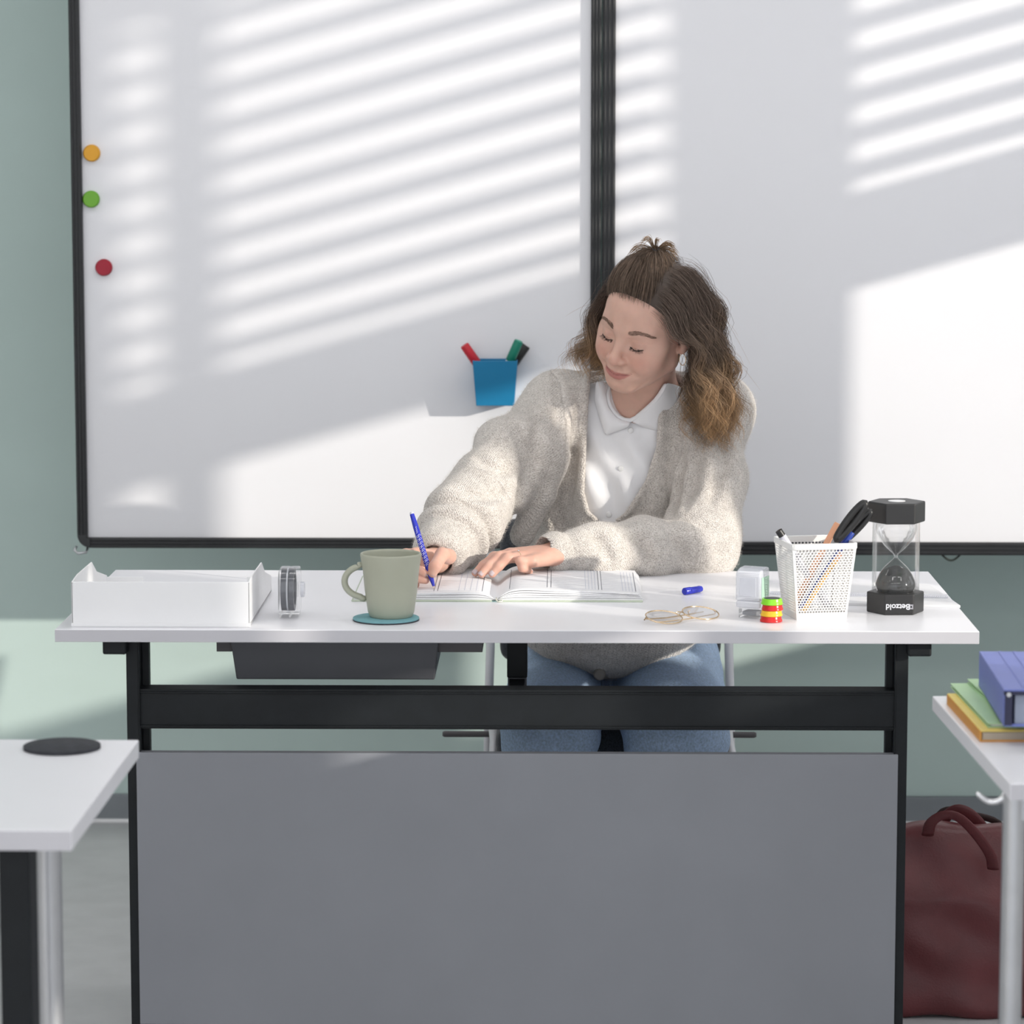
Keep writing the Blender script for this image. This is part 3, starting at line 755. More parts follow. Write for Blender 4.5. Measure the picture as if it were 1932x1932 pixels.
# ================================================================== mesh pencil cup
c = PZ(1541, 1170, DZ); CUPC = np.array((c[0], c[1]+.046, DZ)); CUPR = .20
ch = PY(1540, 1027, CUPC[1]-.05)[2]-DZ
root = thing('mesh_pencil_cup', 'white perforated metal pencil cup holding pens and scissors', 'pencil cup', tuple(CUPC), rz=CUPR)
wb, wt = .0395, .0515
def cup_pt(side, u, z):        # u -1..1 along the side, z 0..1
    h = wb + (wt-wb)*z
    x, y = u*h, -h
    for _ in range(side): x, y = -y, x
    return (x, y, z*ch)
for side in range(4):
    m = MB()
    nx, nz = 17, 25
    z0_, z1_ = .085, .93
    for iz in range(nz):
        off = .5 if iz % 2 else 0.0
        for ix in range(nx + (1 if off else 0)):
            ua = max(-.93, -.93 + 1.86*(ix-off)/nx); ub = min(.93, -.93 + 1.86*(ix+1-off)/nx)
            if ub-ua < .01: continue
            za_ = z0_ + (z1_-z0_)*iz/nz; zb2 = z0_ + (z1_-z0_)*(iz+1)/nz
            um, zm = (ua+ub)/2, (za_+zb2)/2
            outer = [(ua, za_), (um, za_), (ub, za_), (ub, zm), (ub, zb2), (um, zb2), (ua, zb2), (ua, zm)]
            inner = [(um+(ub-ua)*.42*math.cos(a), zm+(zb2-za_)*.42*math.sin(a)) for a in [math.radians(q) for q in (225, 270, 315, 0, 45, 90, 135, 180)]]
            m.add([cup_pt(side, *q) for q in outer+inner], [(k, (k+1) % 8, 8+(k+1) % 8, 8+k) for k in range(8)])
    o = m.build('perforated_side', 'wire_white', root, solid=.0008)
    def strip(ua, ub, za_, zb2):
        return [cup_pt(side, ua, za_), cup_pt(side, ub, za_), cup_pt(side, ub, zb2), cup_pt(side, ua, zb2)]
    m = MB()
    for q in ((-1, 1, 0, .085), (-1, 1, .93, 1.0), (-1, -.93, .085, .93), (.93, 1, .085, .93)): m.add(strip(*q), [(0, 1, 2, 3)])
    m.build('side_frame', 'wire_white', root, solid=.0012)
rp = []
for side in range(4):
    for k in range(5):
        a = -PI/2*.0 + PI/2*k/4
    h = wt+.0005; r_ = .008
    base = [(-h+r_, -h), (h-r_, -h)]
    for x, y in base:
        for _ in range(side): x, y = -y, x
        rp.append((x, y, ch))
m = MB()
ro = stadium(wt+.0025, wt+.0025, .010); ri = stadium(wt-.0015, wt-.0015, .008)
n = len(ro)
vs_ = [(x, y, ch-.008) for x, y in ro] + [(x, y, ch+.001) for x, y in ro] + [(x, y, ch+.001) for x, y in ri] + [(x, y, ch-.008) for x, y in ri]
m.add(vs_, [(r*n+i, r*n+(i+1) % n, ((r+1) % 4)*n+(i+1) % n, ((r+1) % 4)*n+i) for r in range(4) for i in range(n)])
m.build('rim', 'wire_white', root, smooth=True, bevel=.0008)
MB().prism(stadium(wb+.001, wb+.001, .008), .006, (0, 0, 0)).build('base', 'wire_white', root, smooth=True, bevel=.001)
def cl(x, y, z): # cup coordinates -> room
    return CUPC + np.array((x*math.cos(CUPR)-y*math.sin(CUPR), x*math.sin(CUPR)+y*math.cos(CUPR), z))
def stick(name, lab, a, b, segs, group='pens and tools in the mesh cup', n=14):
    a = np.array(a); b = np.array(b); d = b-a; L = np.linalg.norm(d); d /= L
    rt = thing(name, lab, name.split('_')[-1], tuple(a), group=group)
    for nm, t0, t1, r0, r1, mt in segs:
        wparent(MB().tube([a+d*L*t0, a+d*L*(t0+(t1-t0)*.02), a+d*L*(t0+(t1-t0)*.98), a+d*L*t1], [r0*.92, r0, r1, r1*.9], n).build(nm, mt, smooth=True), rt)
    return rt
yc = CUPC[1]
stick('grey_marker', 'slim light grey marker with dark tip leaning left in the mesh cup', cl(.026, .012, .012), PY(1469, 1001, yc+.00), [('barrel', 0, .93, .0062, .0062, 'pen_grey'), ('end_plug', .93, 1, .0060, .0058, 'plastic_black')])
stick('wooden_pencil', 'orange pencil seen through the mesh of the cup', cl(-.024, -.018, .010), cl(.036, -.020, .100), [('shaft', 0, .88, .004, .004, 'pencil_yellow'), ('eraser', .88, 1, .004, .004, 'plastic_orange')], n=6)
stick('blue_pen', 'dark blue pen in the mesh cup beside the scissors', cl(-.022, .006, .012), PY(1608, 1004, yc+.0), [('barrel', 0, .80, .0042, .0042, 'plastic_dblue'), ('grip', .80, 1, .0058, .0050, 'plastic_dblue')])
stick('orange_ruler', 'flat salmon coloured stick behind the scissors in the cup', cl(-.030, .015, .010), PY(1583, 988, yc+.012), [('blade', 0, 1, .0075, .0075, 'plastic_orange')], n=4)
# scissors: two black handles up, blades in the cup
root = thing('scissors', 'black handled scissors standing handles up in the mesh cup', 'scissors', tuple(cl(-.02, 0, .02)), group='pens and tools in the mesh cup')
def loop(c0, c1, wd, y):
    c0 = np.array(c0); c1 = np.array(c1); d = c1-c0; L = np.linalg.norm(d); d /= L
    s = np.cross(d, (0, 1, 0)); s /= np.linalg.norm(s)
    return [c0 + d*L*(.5-.5*math.cos(a)) + s*wd*math.sin(a)*(1-.15*math.cos(a)) for a in np.linspace(0, 2*PI, 26, endpoint=False)]
h0 = PY(1578, 1018, yc-.012); h1_ = PY(1632, 949, yc-.012)
wparent(MB().tube(loop(h0, h1_, .0055, yc), .0056, 10, closed=True, up=(0, 1, 0), flat=1.2).build('handle', 'plastic_black', smooth='all'), root)
g0 = PY(1592, 1020, yc+.008); g1 = PY(1642, 965, yc+.008)
wparent(MB().tube(loop(g0, g1, .0045, yc), .0050, 10, closed=True, up=(0, 1, 0), flat=1.2).build('handle', 'plastic_black', smooth='all'), root)
for q, e in ((h0, cl(-.028, -.004, .012)), (g0, cl(-.020, .004, .012))):
    d = e-q; d /= np.linalg.norm(d); s = np.cross(d, (0, 1, 0)); s /= np.linalg.norm(s)
    wparent(MB().add([q-d*.006+s*.006, q-d*.006-s*.006, e, q-d*.006+s*.006+np.array((0, .0015, 0)), q-d*.006-s*.006+np.array((0, .0015, 0)), e+np.array((0, .0015, 0))], [(0, 1, 2), (3, 5, 4), (0, 3, 4, 1), (1, 4, 5, 2), (2, 5, 3, 0)]).build('blade', 'chrome'), root)

# ================================================================== hourglass
c = PZ(1694, 1161, DZ); HG = np.array((c[0], c[1]+.040, DZ)); R6 = .0455
HGR = .05
hT = PY(1694, 948, HG[1]-.02)[2]-DZ
capH = .0325
root = thing('hourglass', 'large black hourglass with clear cylinder and black sand at the right', 'hourglass', tuple(HG), rz=HGR)
hexp = [(R6*math.cos(math.radians(60*k)), R6*math.sin(math.radians(60*k))) for k in range(6)]
hl = MB().prism(hexp, capH, (0, 0, 0)).build('lower_cap', 'glass_cap', root, bevel=.0022, seg=3)
hu = MB().prism(hexp, capH, (0, 0, hT-capH)).build('upper_cap', 'glass_cap', root, bevel=.0022, seg=3)
MB().lathe([(0, hT), (.0135, hT), (.0135, hT+.0004), (0, hT+.0004)], 32).build('top_spot', 'paper', hu)
MB().lathe([(.0372, capH-.001), (.0372, hT-capH+.001)], 48).build('clear_cylinder', 'clear_glass', root, smooth=True)
zm = hT/2; hb = hT/2-capH
def bulb_r(t):   # t 0 at the neck .. 1 at the cap
    pts = [(0, .0028), (.06, .0035), (.14, .0085), (.30, .0180), (.5, .0262), (.68, .0308), (.82, .0325), (.93, .0312), (1.0, .0285)]
    for (a, ra), (b, rb2) in zip(pts, pts[1:]):
        if t <= b: return ra + (rb2-ra)*(t-a)/(b-a)
    return pts[-1][1]
prof = [(bulb_r(abs(q)), zm + q*hb) for q in np.linspace(-1, 1, 49)]
prof2 = prof + [(max(.0012, r-.0011), z) for r, z in prof[::-1]]
MB().lathe(prof, 40).build('glass_bulbs', 'bulb_glass', root, smooth='all')
sp_ = [(max(.001, bulb_r(1-t)-.0016), capH+.0006+t*hb) for t in np.linspace(0, .58, 18)]
top = sp_[-1]
prof = [(0, capH+.0006)] + sp_ + [(top[0]*.6, top[1]+.004), (top[0]*.25, top[1]+.0075), (0, top[1]+.0085)]
MB().lathe(prof, 40).build('sand', 'sand_black', root, smooth='all')
def text_mesh(txt, size, weight=0.0):
    cu = bpy.data.curves.new('lettering', 'FONT'); cu.body = txt; cu.size = size; cu.offset = weight; cu.extrude = .00015
    cu.align_x = 'CENTER'; cu.align_y = 'CENTER'
    o = bpy.data.objects.new('lettering_source', cu); COL.objects.link(o)
    dg = bpy.context.evaluated_depsgraph_get()
    me = bpy.data.meshes.new_from_object(o.evaluated_get(dg))
    bpy.data.objects.remove(o); bpy.data.curves.remove(cu)
    return me
me = text_mesh('Betzold', .0125, .00022)
o = link('lettering', me, 'print_white', hl)
ap = R6*math.cos(math.radians(30))
o.location = (-.002, -ap-.0002, capH*.42); o.rotation_euler = (PI/2, PI, 0)
lg = MB()
for ix in range(3):
    for iz in range(3):
        if (ix, iz) != (1, 1): lg.box(.0158+ix*.0022, .0174+ix*.0022, -ap-.0004, -ap, capH*.42-.0040+iz*.0026, capH*.42-.0021+iz*.0026)
lg.build('emblem', 'pen_grey', hl)

# ================================================================== ruled pad with ruler under the cup side
a = PZ(1448, 1107, DZ); 
root = thing('paper_pad', 'white paper pad lying under the hourglass at the right desk end', 'paper pad', (.57, .34, DZ))
xr0 = PZ(1812, 1147, DZ)[0]
q = [PZ(1438, 1139, DZ), PZ(1812, 1147, DZ), PZ(1752, 1106, DZ), PZ(1448, 1104, DZ)]
poly = [(p[0], p[1]) for p in q]
wparent(MB().prism(poly, .0042, (0, 0, DZ)).build('sheets', 'paper', bevel=.0006), root)
cen = np.mean(np.array(poly), axis=0)
tk = MB()
ra, rb2 = PZ(1452, 1121, DZ+.0052), PZ(1788, 1127, DZ+.0052)
d = rb2-ra; Lr = np.linalg.norm(d); d /= Lr; s = np.array((-d[1], d[0], 0))
rul = thing('clear_ruler', 'flat clear ruler with fine tick marks on the paper pad', 'ruler', (ra[0], ra[1], DZ+.0042))
wparent(MB().obox((ra+rb2)/2+s*.014-np.array((0, 0, .0002)), d, s, (0, 0, 1), Lr/2, .018, .0006).build('ruler_body', 'frost_plastic'), rul)
for k in range(int(Lr/.0035)):
    hh_ = .014 if k % 10 == 0 else (.010 if k % 5 == 0 else .006)
    tk.obox(ra+d*(.004+k*.0035)+s*hh_/2+np.array((0, 0, .0007)), d, s, (0, 0, 1), .0003, hh_/2, .0001)
wparent(tk.build('tick_marks', 'ink_pale'), rul)

# ================================================================== student tables in front
def student_table(x0, x1, y0, y1, z, th, lab, leg_xy, pivot, turn):
    root = thing('student_table', lab, 'table', (pivot[0], pivot[1], 0))
    wparent(MB().box(x0, x1, y0, y1, z-th, z).build('table_top', 'desk_white', bevel=.0015), root)
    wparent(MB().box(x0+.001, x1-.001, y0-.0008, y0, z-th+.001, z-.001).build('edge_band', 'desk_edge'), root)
    for lx, ly, m_, r_ in leg_xy:
        wparent(MB().tube([(lx, ly, 0.012), (lx, ly, z-th)], r_, 18).build('leg', m_, smooth=True), root)
        wparent(MB().tube([(lx, ly, 0), (lx, ly, .03)], r_*1.15, 18).build('foot_cap', 'plastic_black', smooth=True), root)
    ys_ = [l[1] for l in leg_xy]; xs_ = [l[0] for l in leg_xy]
    for yy in sorted(set(ys_)):
        xr = [l[0] for l in leg_xy if l[1] == yy]
        wparent(MB().box(min(xr), max(max(xr), min(xr)+.05), yy-.012, yy+.012, z-th-.03, z-th).build('apron_rail', 'silver'), root)
    root['turn'] = turn
    return root
zt = .72
c1 = PZ(262, 1396, zt); c0 = PZ(135, 1567, zt)
xr_, yb_, yf_ = c1[0], c1[1], c0[1]; turn_ = math.atan2(c0[0]-c1[0], c1[1]-c0[1])
rt = student_table(xr_-1.3, xr_, yf_, yb_, zt, .024, 'white student table at the lower left with a black coaster on it',
              [(PY(95, 1605, yf_+.25)[0], yf_+.25, 'silver', .016), (xr_-1.2, yf_+.25, 'silver', .016), (xr_-1.2, yb_-.06, 'silver', .016)], c1, turn_)
lx = PY(36, 1605, yf_+.04)[0]
wparent(MB().box(lx-.018, lx+.018, yf_+.03, yf_+.08, .0, zt-.024).build('dark_leg', 'black_steel', bevel=.002), rt)
rt.rotation_euler = (0, 0, rt['turn']); del rt['turn']
c = PZ(117, 1412, zt)
rr = (PZ(190, 1412, zt)[0]-PZ(45, 1412, zt)[0])/2
o = MB().lathe([(0, 0), (rr, 0), (rr, .0045), (rr-.001, .005), (0, .005)], 56, (c[0], c[1], zt)).build('felt_coaster', 'coaster_black', smooth=True)
tag(o, 'round dark grey coaster on the lower left student table', 'coaster')
c1 = PZ(1759, 1313, zt); c0 = PZ(1906, 1479, zt)
xl_, yb_, yf_ = c1[0], c1[1], c0[1]; turn_ = math.atan2(c0[0]-c1[0], c1[1]-c0[1])
lgx = PY(1916, 1560, yf_+.03)[0] - (c0[0]-c1[0])
rt = student_table(xl_, xl_+1.3, yf_, yb_, zt, .021, 'white student table at the right edge with binders piled on it',
              [(lgx, yf_+.035, 'silver', .014), (xl_+1.2, yf_+.035, 'silver', .014), (lgx+.16, yb_-.07, 'silver', .014), (xl_+1.2, yb_-.07, 'silver', .014)], c1, turn_)
rt.rotation_euler = (0, 0, rt['turn']); del rt['turn']
hp0 = PY(1893, 1496, yf_+.05)
pts = [(hp0[0]+.004, hp0[1], zt-.021), (hp0[0]+.001, hp0[1]-.002, hp0[2]-.006), PY(1880, 1514, yf_+.05), PY(1864, 1514, yf_+.05), PY(1850, 1503, yf_+.05), PY(1841, 1494, yf_+.05)]
tag(MB().tube(pts, [.006, .005, .004, .004, .0035, .003], 10).build('bag_hook', 'chrome', smooth='all', sub=1), 'chrome bag hook under the right student table', 'hook')
# folders and binder
def slab(p, L, W, H, ang):
    """lies flat: near left corner p, long side at ang from the room's depth axis"""
    u = np.array((math.sin(ang), math.cos(ang), 0)); v = np.array((u[1], -u[0], 0))
    return p, u, v
fz = zt
root = thing('orange_folder', 'orange and yellow box folder at the bottom of the pile on the right table', 'folder', (xl_+.2, yb_-.2, fz), group='folders on the right student table')
pa = PZ(1787, 1313, fz+.012); pb = PZ(1850, 1383, fz+.012)
ang = math.atan2(pa[0]-pb[0], pa[1]-pb[1]); u = np.array((math.sin(ang), math.cos(ang), 0)); v = np.array((u[1], -u[0], 0))
Lf = np.linalg.norm((pa-pb)[:2])
def place(mb_pts): return mb_pts
base = np.array((pb[0], pb[1], fz))
hf_ = .0145
wparent(MB().obox(base+u*Lf/2+v*.12+np.array((0, 0, hf_*.45)), u, v, (0, 0, 1), Lf/2-.002, .117, hf_*.4).build('papers', 'folder_beige'), root)
wparent(MB().obox(base+u*Lf/2+v*.12+np.array((0, 0, hf_)), u, v, (0, 0, 1), Lf/2, .12, .0012).build('top_cover', 'folder_yellow', bevel=.0008), root)
wparent(MB().obox(base+u*Lf/2+v*.0006+np.array((0, 0, hf_/2)), u, v, (0, 0, 1), Lf/2, .0012, hf_/2).build('spine', 'folder_orange', bevel=.0008), root)
wparent(MB().obox(base+u*Lf/2+v*.12+np.array((0, 0, .0012)), u, v, (0, 0, 1), Lf/2, .12, .0012).build('bottom_cover', 'folder_orange', bevel=.0008), root)
fz2 = fz+hf_+.0014
pa = PZ(1792, 1283, fz2+.012); pb = PZ(1862, 1372, fz2+.002)
for k, (da, dz, dvv) in enumerate(((0, 0, 0), (.02, .006, .030))):
    pa_ = PZ(1793, 1283, fz2+.010); pb_ = PZ(1864, 1373, fz2)
    ang = math.atan2(pa_[0]-pb_[0], pa_[1]-pb_[1]) - da; u = np.array((math.sin(ang), math.cos(ang), 0)); v = np.array((u[1], -u[0], 0)); Lf = .30
    root = thing('green_folder', ('lower pale green folder fanned out under the blue binder', 'upper pale green folder directly under the blue binder')[k], 'folder', tuple(pb_), group='folders on the right student table')
    b0 = np.array((pb_[0], pb_[1], fz2+dz)) + v*dvv
    wparent(MB().obox(b0+u*Lf/2+v*.115+np.array((0, 0, .0006)), u, v, (0, 0, 1), Lf/2, .115, .0006).build('back_leaf', 'folder_green'), root)
    wparent(MB().obox(b0+u*Lf/2+v*.115+np.array((0, 0, .0050)), u, v, (0, 0, 1), Lf/2, .115, .0006).build('front_leaf', 'folder_green'), root)
    wparent(MB().obox(b0+u*Lf/2+v*.117+np.array((0, 0, .0028)), u, v, (0, 0, 1), Lf/2-.004, .112, .0014).build('papers', 'paper'), root)
fz3 = fz2+.0118
bH = PY(1893, 1327, yf_+.40)[2]-PY(1893, 1370, yf_+.40)[2]
pb = PZ(1893, 1371, fz3); pa = PZ(1838, 1280, fz3)
ang = math.atan2(pa[0]-pb[0], pa[1]-pb[1]); ang = max(ang, -.40)
u = np.array((math.sin(ang), math.cos(ang), 0)); v = np.array((u[1], -u[0], 0)); Lf = .30
root = thing('ring_binder', 'thick blue ring binder on top of the pile on the right table', 'binder', tuple(pb))
b0 = np.array((pb[0], pb[1], fz3)); bh = .047
for nm, z_, m_ in (('lower_cover', .0014, 'binder_blue'), ('upper_cover', bh, 'binder_blue')):
    wparent(MB().obox(b0+u*Lf/2+v*.14+np.array((0, 0, z_)), u, v, (0, 0, 1), Lf/2, .14, .0014).build(nm, m_, bevel=.0008), root)
wparent(MB().obox(b0+u*Lf/2+v*.0014+np.array((0, 0, bh/2)), u, v, (0, 0, 1), Lf/2, .0014, bh/2).build('spine', 'binder_blue', bevel=.0008), root)
wparent(MB().obox(b0+u*Lf/2+v*.14+np.array((0, 0, bh*.45)), u, v, (0, 0, 1), Lf/2-.006, .125, bh*.40).build('papers', 'binder_label'), root)
m = MB()
for k in range(1): m.obox(b0+v*.006+np.array((0, 0, bh/2))+u*.0005, u, v, (0, 0, 1), .002, .005, bh*.46)
m.obox(b0+v*.12+np.array((0, 0, bh-.003))+u*.0005, u, v, (0, 0, 1), .002, .12, .0022)
wparent(m.build('edge_trim', 'binder_edge'), root)
wparent(MB().lathe([(0, 0), (.003, 0), (.003, .0015), (0, .0015)], 16, tuple(b0+v*.006+np.array((0, 0, bh*.9))-u*.002), 'y').build('rivet', 'silver'), root)
m = MB()
for k in range(4): m.obox(b0+u*Lf/2+v*(.028+.020*k)+np.array((0, 0, bh+.0016)), u, v, (0, 0, 1), Lf/2-.002, .0022, .0004)
wparent(m.build('ridges', 'binder_blue'), root)

# ================================================================== implicit-surface modelling kit (for the person, the chair pads and the bag)
def smin(a, b, k):
    h = np.clip(.5 + .5*(b-a)/k, 0, 1); return b*(1-h) + a*h - k*h*(1-h)
def smax(a, b, k): return -smin(-a, -b, k)
def ssub(a, b, k): return smax(a, -b, k)
def ell(p, c, r):
    q = (p - np.array(c, np.float32))/np.array(r, np.float32)
    k0 = np.sqrt((q*q).sum(1)+1e-12); q2 = q/np.array(r, np.float32); k1 = np.sqrt((q2*q2).sum(1)+1e-12)
    return k0*(k0-1)/k1
def sph(p, c, r): return np.sqrt(((p-np.array(c, np.float32))**2).sum(1)) - r
def cone_t(p, a, b):
    a = np.array(a, np.float32); b = np.array(b, np.float32); d = b-a
    t = np.clip(((p-a) @ d)/(d @ d), 0, 1)
    return t, np.sqrt(((p-a-t[:, None]*d)**2).sum(1))
def cone(p, a, b, ra, rb):
    t, l = cone_t(p, a, b); return l - (ra+(rb-ra)*t)
def chain(p, pts, rs, k=.02):
    d = None
    for i in range(len(pts)-1):
        e = cone(p, pts[i], pts[i+1], rs[i], rs[i+1]); d = e if d is None else smin(d, e, k)
    return d
def surf_nets(fn, lo, hi, h, B=4):
    lo = np.array(lo, np.float32); hi = np.array(hi, np.float32)
    nb = np.ceil((hi-lo)/(h*B)).astype(int)+1; n = nb*B
    ib = np.stack(np.meshgrid(*[np.arange(k) for k in nb], indexing='ij'), -1).reshape(-1, 3)
    cen = lo + (ib*B + (B-1)/2)*h
    dc = fn(cen.astype(np.float32))
    act = np.abs(dc) < (B*h*.87+h)*1.45
    V = np.repeat(np.repeat(np.repeat(np.sign(dc).reshape(nb), B, 0), B, 1), B, 2).astype(np.float32)
    off = np.stack(np.meshgrid(*[np.arange(B)]*3, indexing='ij'), -1).reshape(-1, 3)
    ia = (ib[act][:, None, :]*B + off[None]).reshape(-1, 3)
    P = (lo + ia*h).astype(np.float32)
    d = np.concatenate([fn(P[i:i+400000]) for i in range(0, len(P), 400000)]) if len(P) else np.zeros(0)
    V[ia[:, 0], ia[:, 1], ia[:, 2]] = d
    S = V < 0
    c = [S[i:n[0]-1+i, j:n[1]-1+j, k:n[2]-1+k] for i in (0, 1) for j in (0, 1) for k in (0, 1)]
    cnt = sum(x.astype(np.int8) for x in c)
    cells = np.argwhere((cnt > 0) & (cnt < 8))
    idx = -np.ones(n-1, np.int64); idx[cells[:, 0], cells[:, 1], cells[:, 2]] = np.arange(len(cells))
    co = np.array([(i, j, k) for i in (0, 1) for j in (0, 1) for k in (0, 1)])
    val = np.stack([V[cells[:, 0]+o[0], cells[:, 1]+o[1], cells[:, 2]+o[2]] for o in co], 1)
    acc = np.zeros((len(cells), 3)); num = np.zeros(len(cells))
    for a in range(8):
        for b in range(a+1, 8):
            if abs(co[a]-co[b]).sum() != 1: continue
            m = (val[:, a] < 0) != (val[:, b] < 0)
            t = val[m, a]/(val[m, a]-val[m, b])
            acc[m] += co[a] + t[:, None]*(co[b]-co[a]); num[m] += 1
    verts = lo + (cells + acc/num[:, None])*h
    quads = []
    for ax in range(3):
        a1, a2 = [(1, 2), (2, 0), (0, 1)][ax]
        sl0 = [slice(None)]*3; sl1 = [slice(None)]*3
        sl0[ax] = slice(0, n[ax]-1); sl1[ax] = slice(1, n[ax])
        e = np.argwhere(S[tuple(sl0)] != S[tuple(sl1)])
        ok = (e[:, a1] > 0) & (e[:, a2] > 0) & (e[:, a1] < n[a1]-1) & (e[:, a2] < n[a2]-1)
        e = e[ok]; fl = S[e[:, 0], e[:, 1], e[:, 2]]
        q = []
        for s1, s2 in ((1, 1), (0, 1), (0, 0), (1, 0)):
            f = e.copy(); f[:, a1] -= s1; f[:, a2] -= s2; q.append(idx[f[:, 0], f[:, 1], f[:, 2]])
        q = np.stack(q, 1); q[~fl] = q[~fl][:, ::-1]
        quads.append(q)
    quads = np.concatenate(quads); quads = quads[(quads >= 0).all(1)]
    return verts.astype(np.float32), quads
def relax(v, q, it=2, lam=.5):
    e = np.concatenate([q[:, [0, 1]], q[:, [1, 2]], q[:, [2, 3]], q[:, [3, 0]]])
    for _ in range(it):
        s = np.zeros_like(v); c = np.zeros(len(v))
        for a, b in ((0, 1), (1, 0)):
            np.add.at(s, e[:, a], v[e[:, b]]); np.add.at(c, e[:, a], 1)
        v = v + lam*(s/np.maximum(c, 1)[:, None]-v)
    return v
def np_mesh(name, v, q, tint=None, knit=None):
    me = bpy.data.meshes.new(name)
    nq = q.shape[1]
    me.vertices.add(len(v)); me.vertices.foreach_set('co', np.ascontiguousarray(v, np.float32).ravel())
    me.loops.add(q.size); me.loops.foreach_set('vertex_index', np.ascontiguousarray(q, np.int32).ravel())
    me.polygons.add(len(q)); me.polygons.foreach_set('loop_start', np.arange(0, q.size, nq, dtype=np.int32))
    me.polygons.foreach_set('use_smooth', np.ones(len(q), bool))
    me.update(calc_edges=True); me.validate()
    if tint is not None:
        a = me.attributes.new('tint', 'FLOAT_COLOR', 'POINT')
        c = np.ones((len(v), 4), np.float32); c[:, :3] = tint; a.data.foreach_set('color', c.ravel())
    if knit is not None:
        a = me.attributes.new('knit', 'FLOAT_VECTOR', 'POINT')
        c = np.zeros((len(v), 3), np.float32); c[:, :2] = knit; a.data.foreach_set('vector', c.ravel())
    return me
def front_y(fn, x, z, y0=.3, y1=1.2, n=220):
    ys_ = np.linspace(y0, y1, n)
    d = fn(np.stack([np.full(n, x), ys_, np.full(n, z)], 1).astype(np.float32))
    k = np.argmax(d < 0)
    return ys_[k] if d[k] < 0 else None
A = np.array

# ================================================================== chair
root = thing('office_chair', 'white tube chair with dark grey fabric pads behind the desk', 'chair', (.16, 1.05, 0))
CHX0, CHX1 = PY(925, 1300, 1.08)[0], PY(1375, 1300, 1.08)[0]
for x, s in ((CHX0, -1), (CHX1, 1)):
    wparent(MB().tube([(x, 1.14, .80), (x, 1.13, .72), (x, 1.09, .55), (x-s*-.004, 1.08, .42), (x+s*.005, 1.10, .20), (x+s*.006, 1.14, .012)], .0082, 14).build('back_leg', 'white_tube', smooth='all'), root)
    wparent(MB().tube([(x+s*-.002, 1.08, .425), (x-s*.012, .85, .425), (x-s*.014, .70, .425), (x-s*.010, .668, .41), (x-s*.006, .66, .38), (x, .63, .012)], .0082, 14).build('front_leg', 'white_tube', smooth='all'), root)
z_ = PY(880, 1385, 1.05)[2]
a, b = PY(835, 1385, 1.05)[0], PY(1427, 1385, 1.05)[0]
wparent(MB().tube([(a, 1.05, z_), (a+.004, 1.05, z_), (b-.004, 1.05, z_), (b, 1.05, z_)], [.004, .0058, .0058, .004], 14).build('cross_bar', 'dark_grey', smooth='all'), root)
def pad(name, c, hx, hy, hz, r, bow=0.0):
    def fn(p):
        q = np.abs(p-A(c, np.float32) - np.stack([np.zeros(len(p)), bow*((p[:, 0]-c[0])/hx)**2, np.zeros(len(p))], 1).astype(np.float32)) - A((hx-r, hy-r*.9, hz-r), np.float32)
        return np.sqrt((np.maximum(q, 0)**2).sum(1)) + np.minimum(q.max(1), 0) - r
    v, q = surf_nets(fn, A(c)-A((hx+.03, hy+.06, hz+.03)), A(c)+A((hx+.03, hy+.06, hz+.03)), .007)
    wparent(link(name, np_mesh(name, relax(v, q, 2), q), 'chair_fabric'), root)
pad('seat_pad', (.16, .88, .45), .205, .215, .032, .028)
zbk = PY(955, 984, 1.12)[2]
pad('back_pad', (.162, 1.15, zbk-.13), .208, .026, .135, .026, bow=-.03)

# ================================================================== the person: skeleton
NECK = A((.216, .862, 1.045))
SHR, SHL = A((.062, .875, 1.018)), A((.350, .885, 1.018))
ELR = PY(900, 946, .675); WRR = PY(824, 1056, .50)
ELL_ = PY(1322, 1030, .68); WRL = PY(1058, 1046, .535)
HEAD_O = A((.217, .74, 1.177)); HS = .955
def _rx(a): c, s = math.cos(a), math.sin(a); return A([[1, 0, 0], [0, c, -s], [0, s, c]])
def _ry(a): c, s = math.cos(a), math.sin(a); return A([[c, 0, s], [0, 1, 0], [-s, 0, c]])
def _rz(a): c, s = math.cos(a), math.sin(a); return A([[c, -s, 0], [s, c, 0], [0, 0, 1]])
HM = _ry(math.radians(6)) @ _rx(math.radians(24)) @ _rz(math.radians(-32))
def h2w(p): return HEAD_O + HS*(np.asarray(p) @ HM.T)
def w2h(p): return ((np.asarray(p)-HEAD_O) @ HM)/HS

person = thing('person', 'seated person in beige knit cardigan and white shirt writing with blue pen', 'person', (.17, .95, 0))

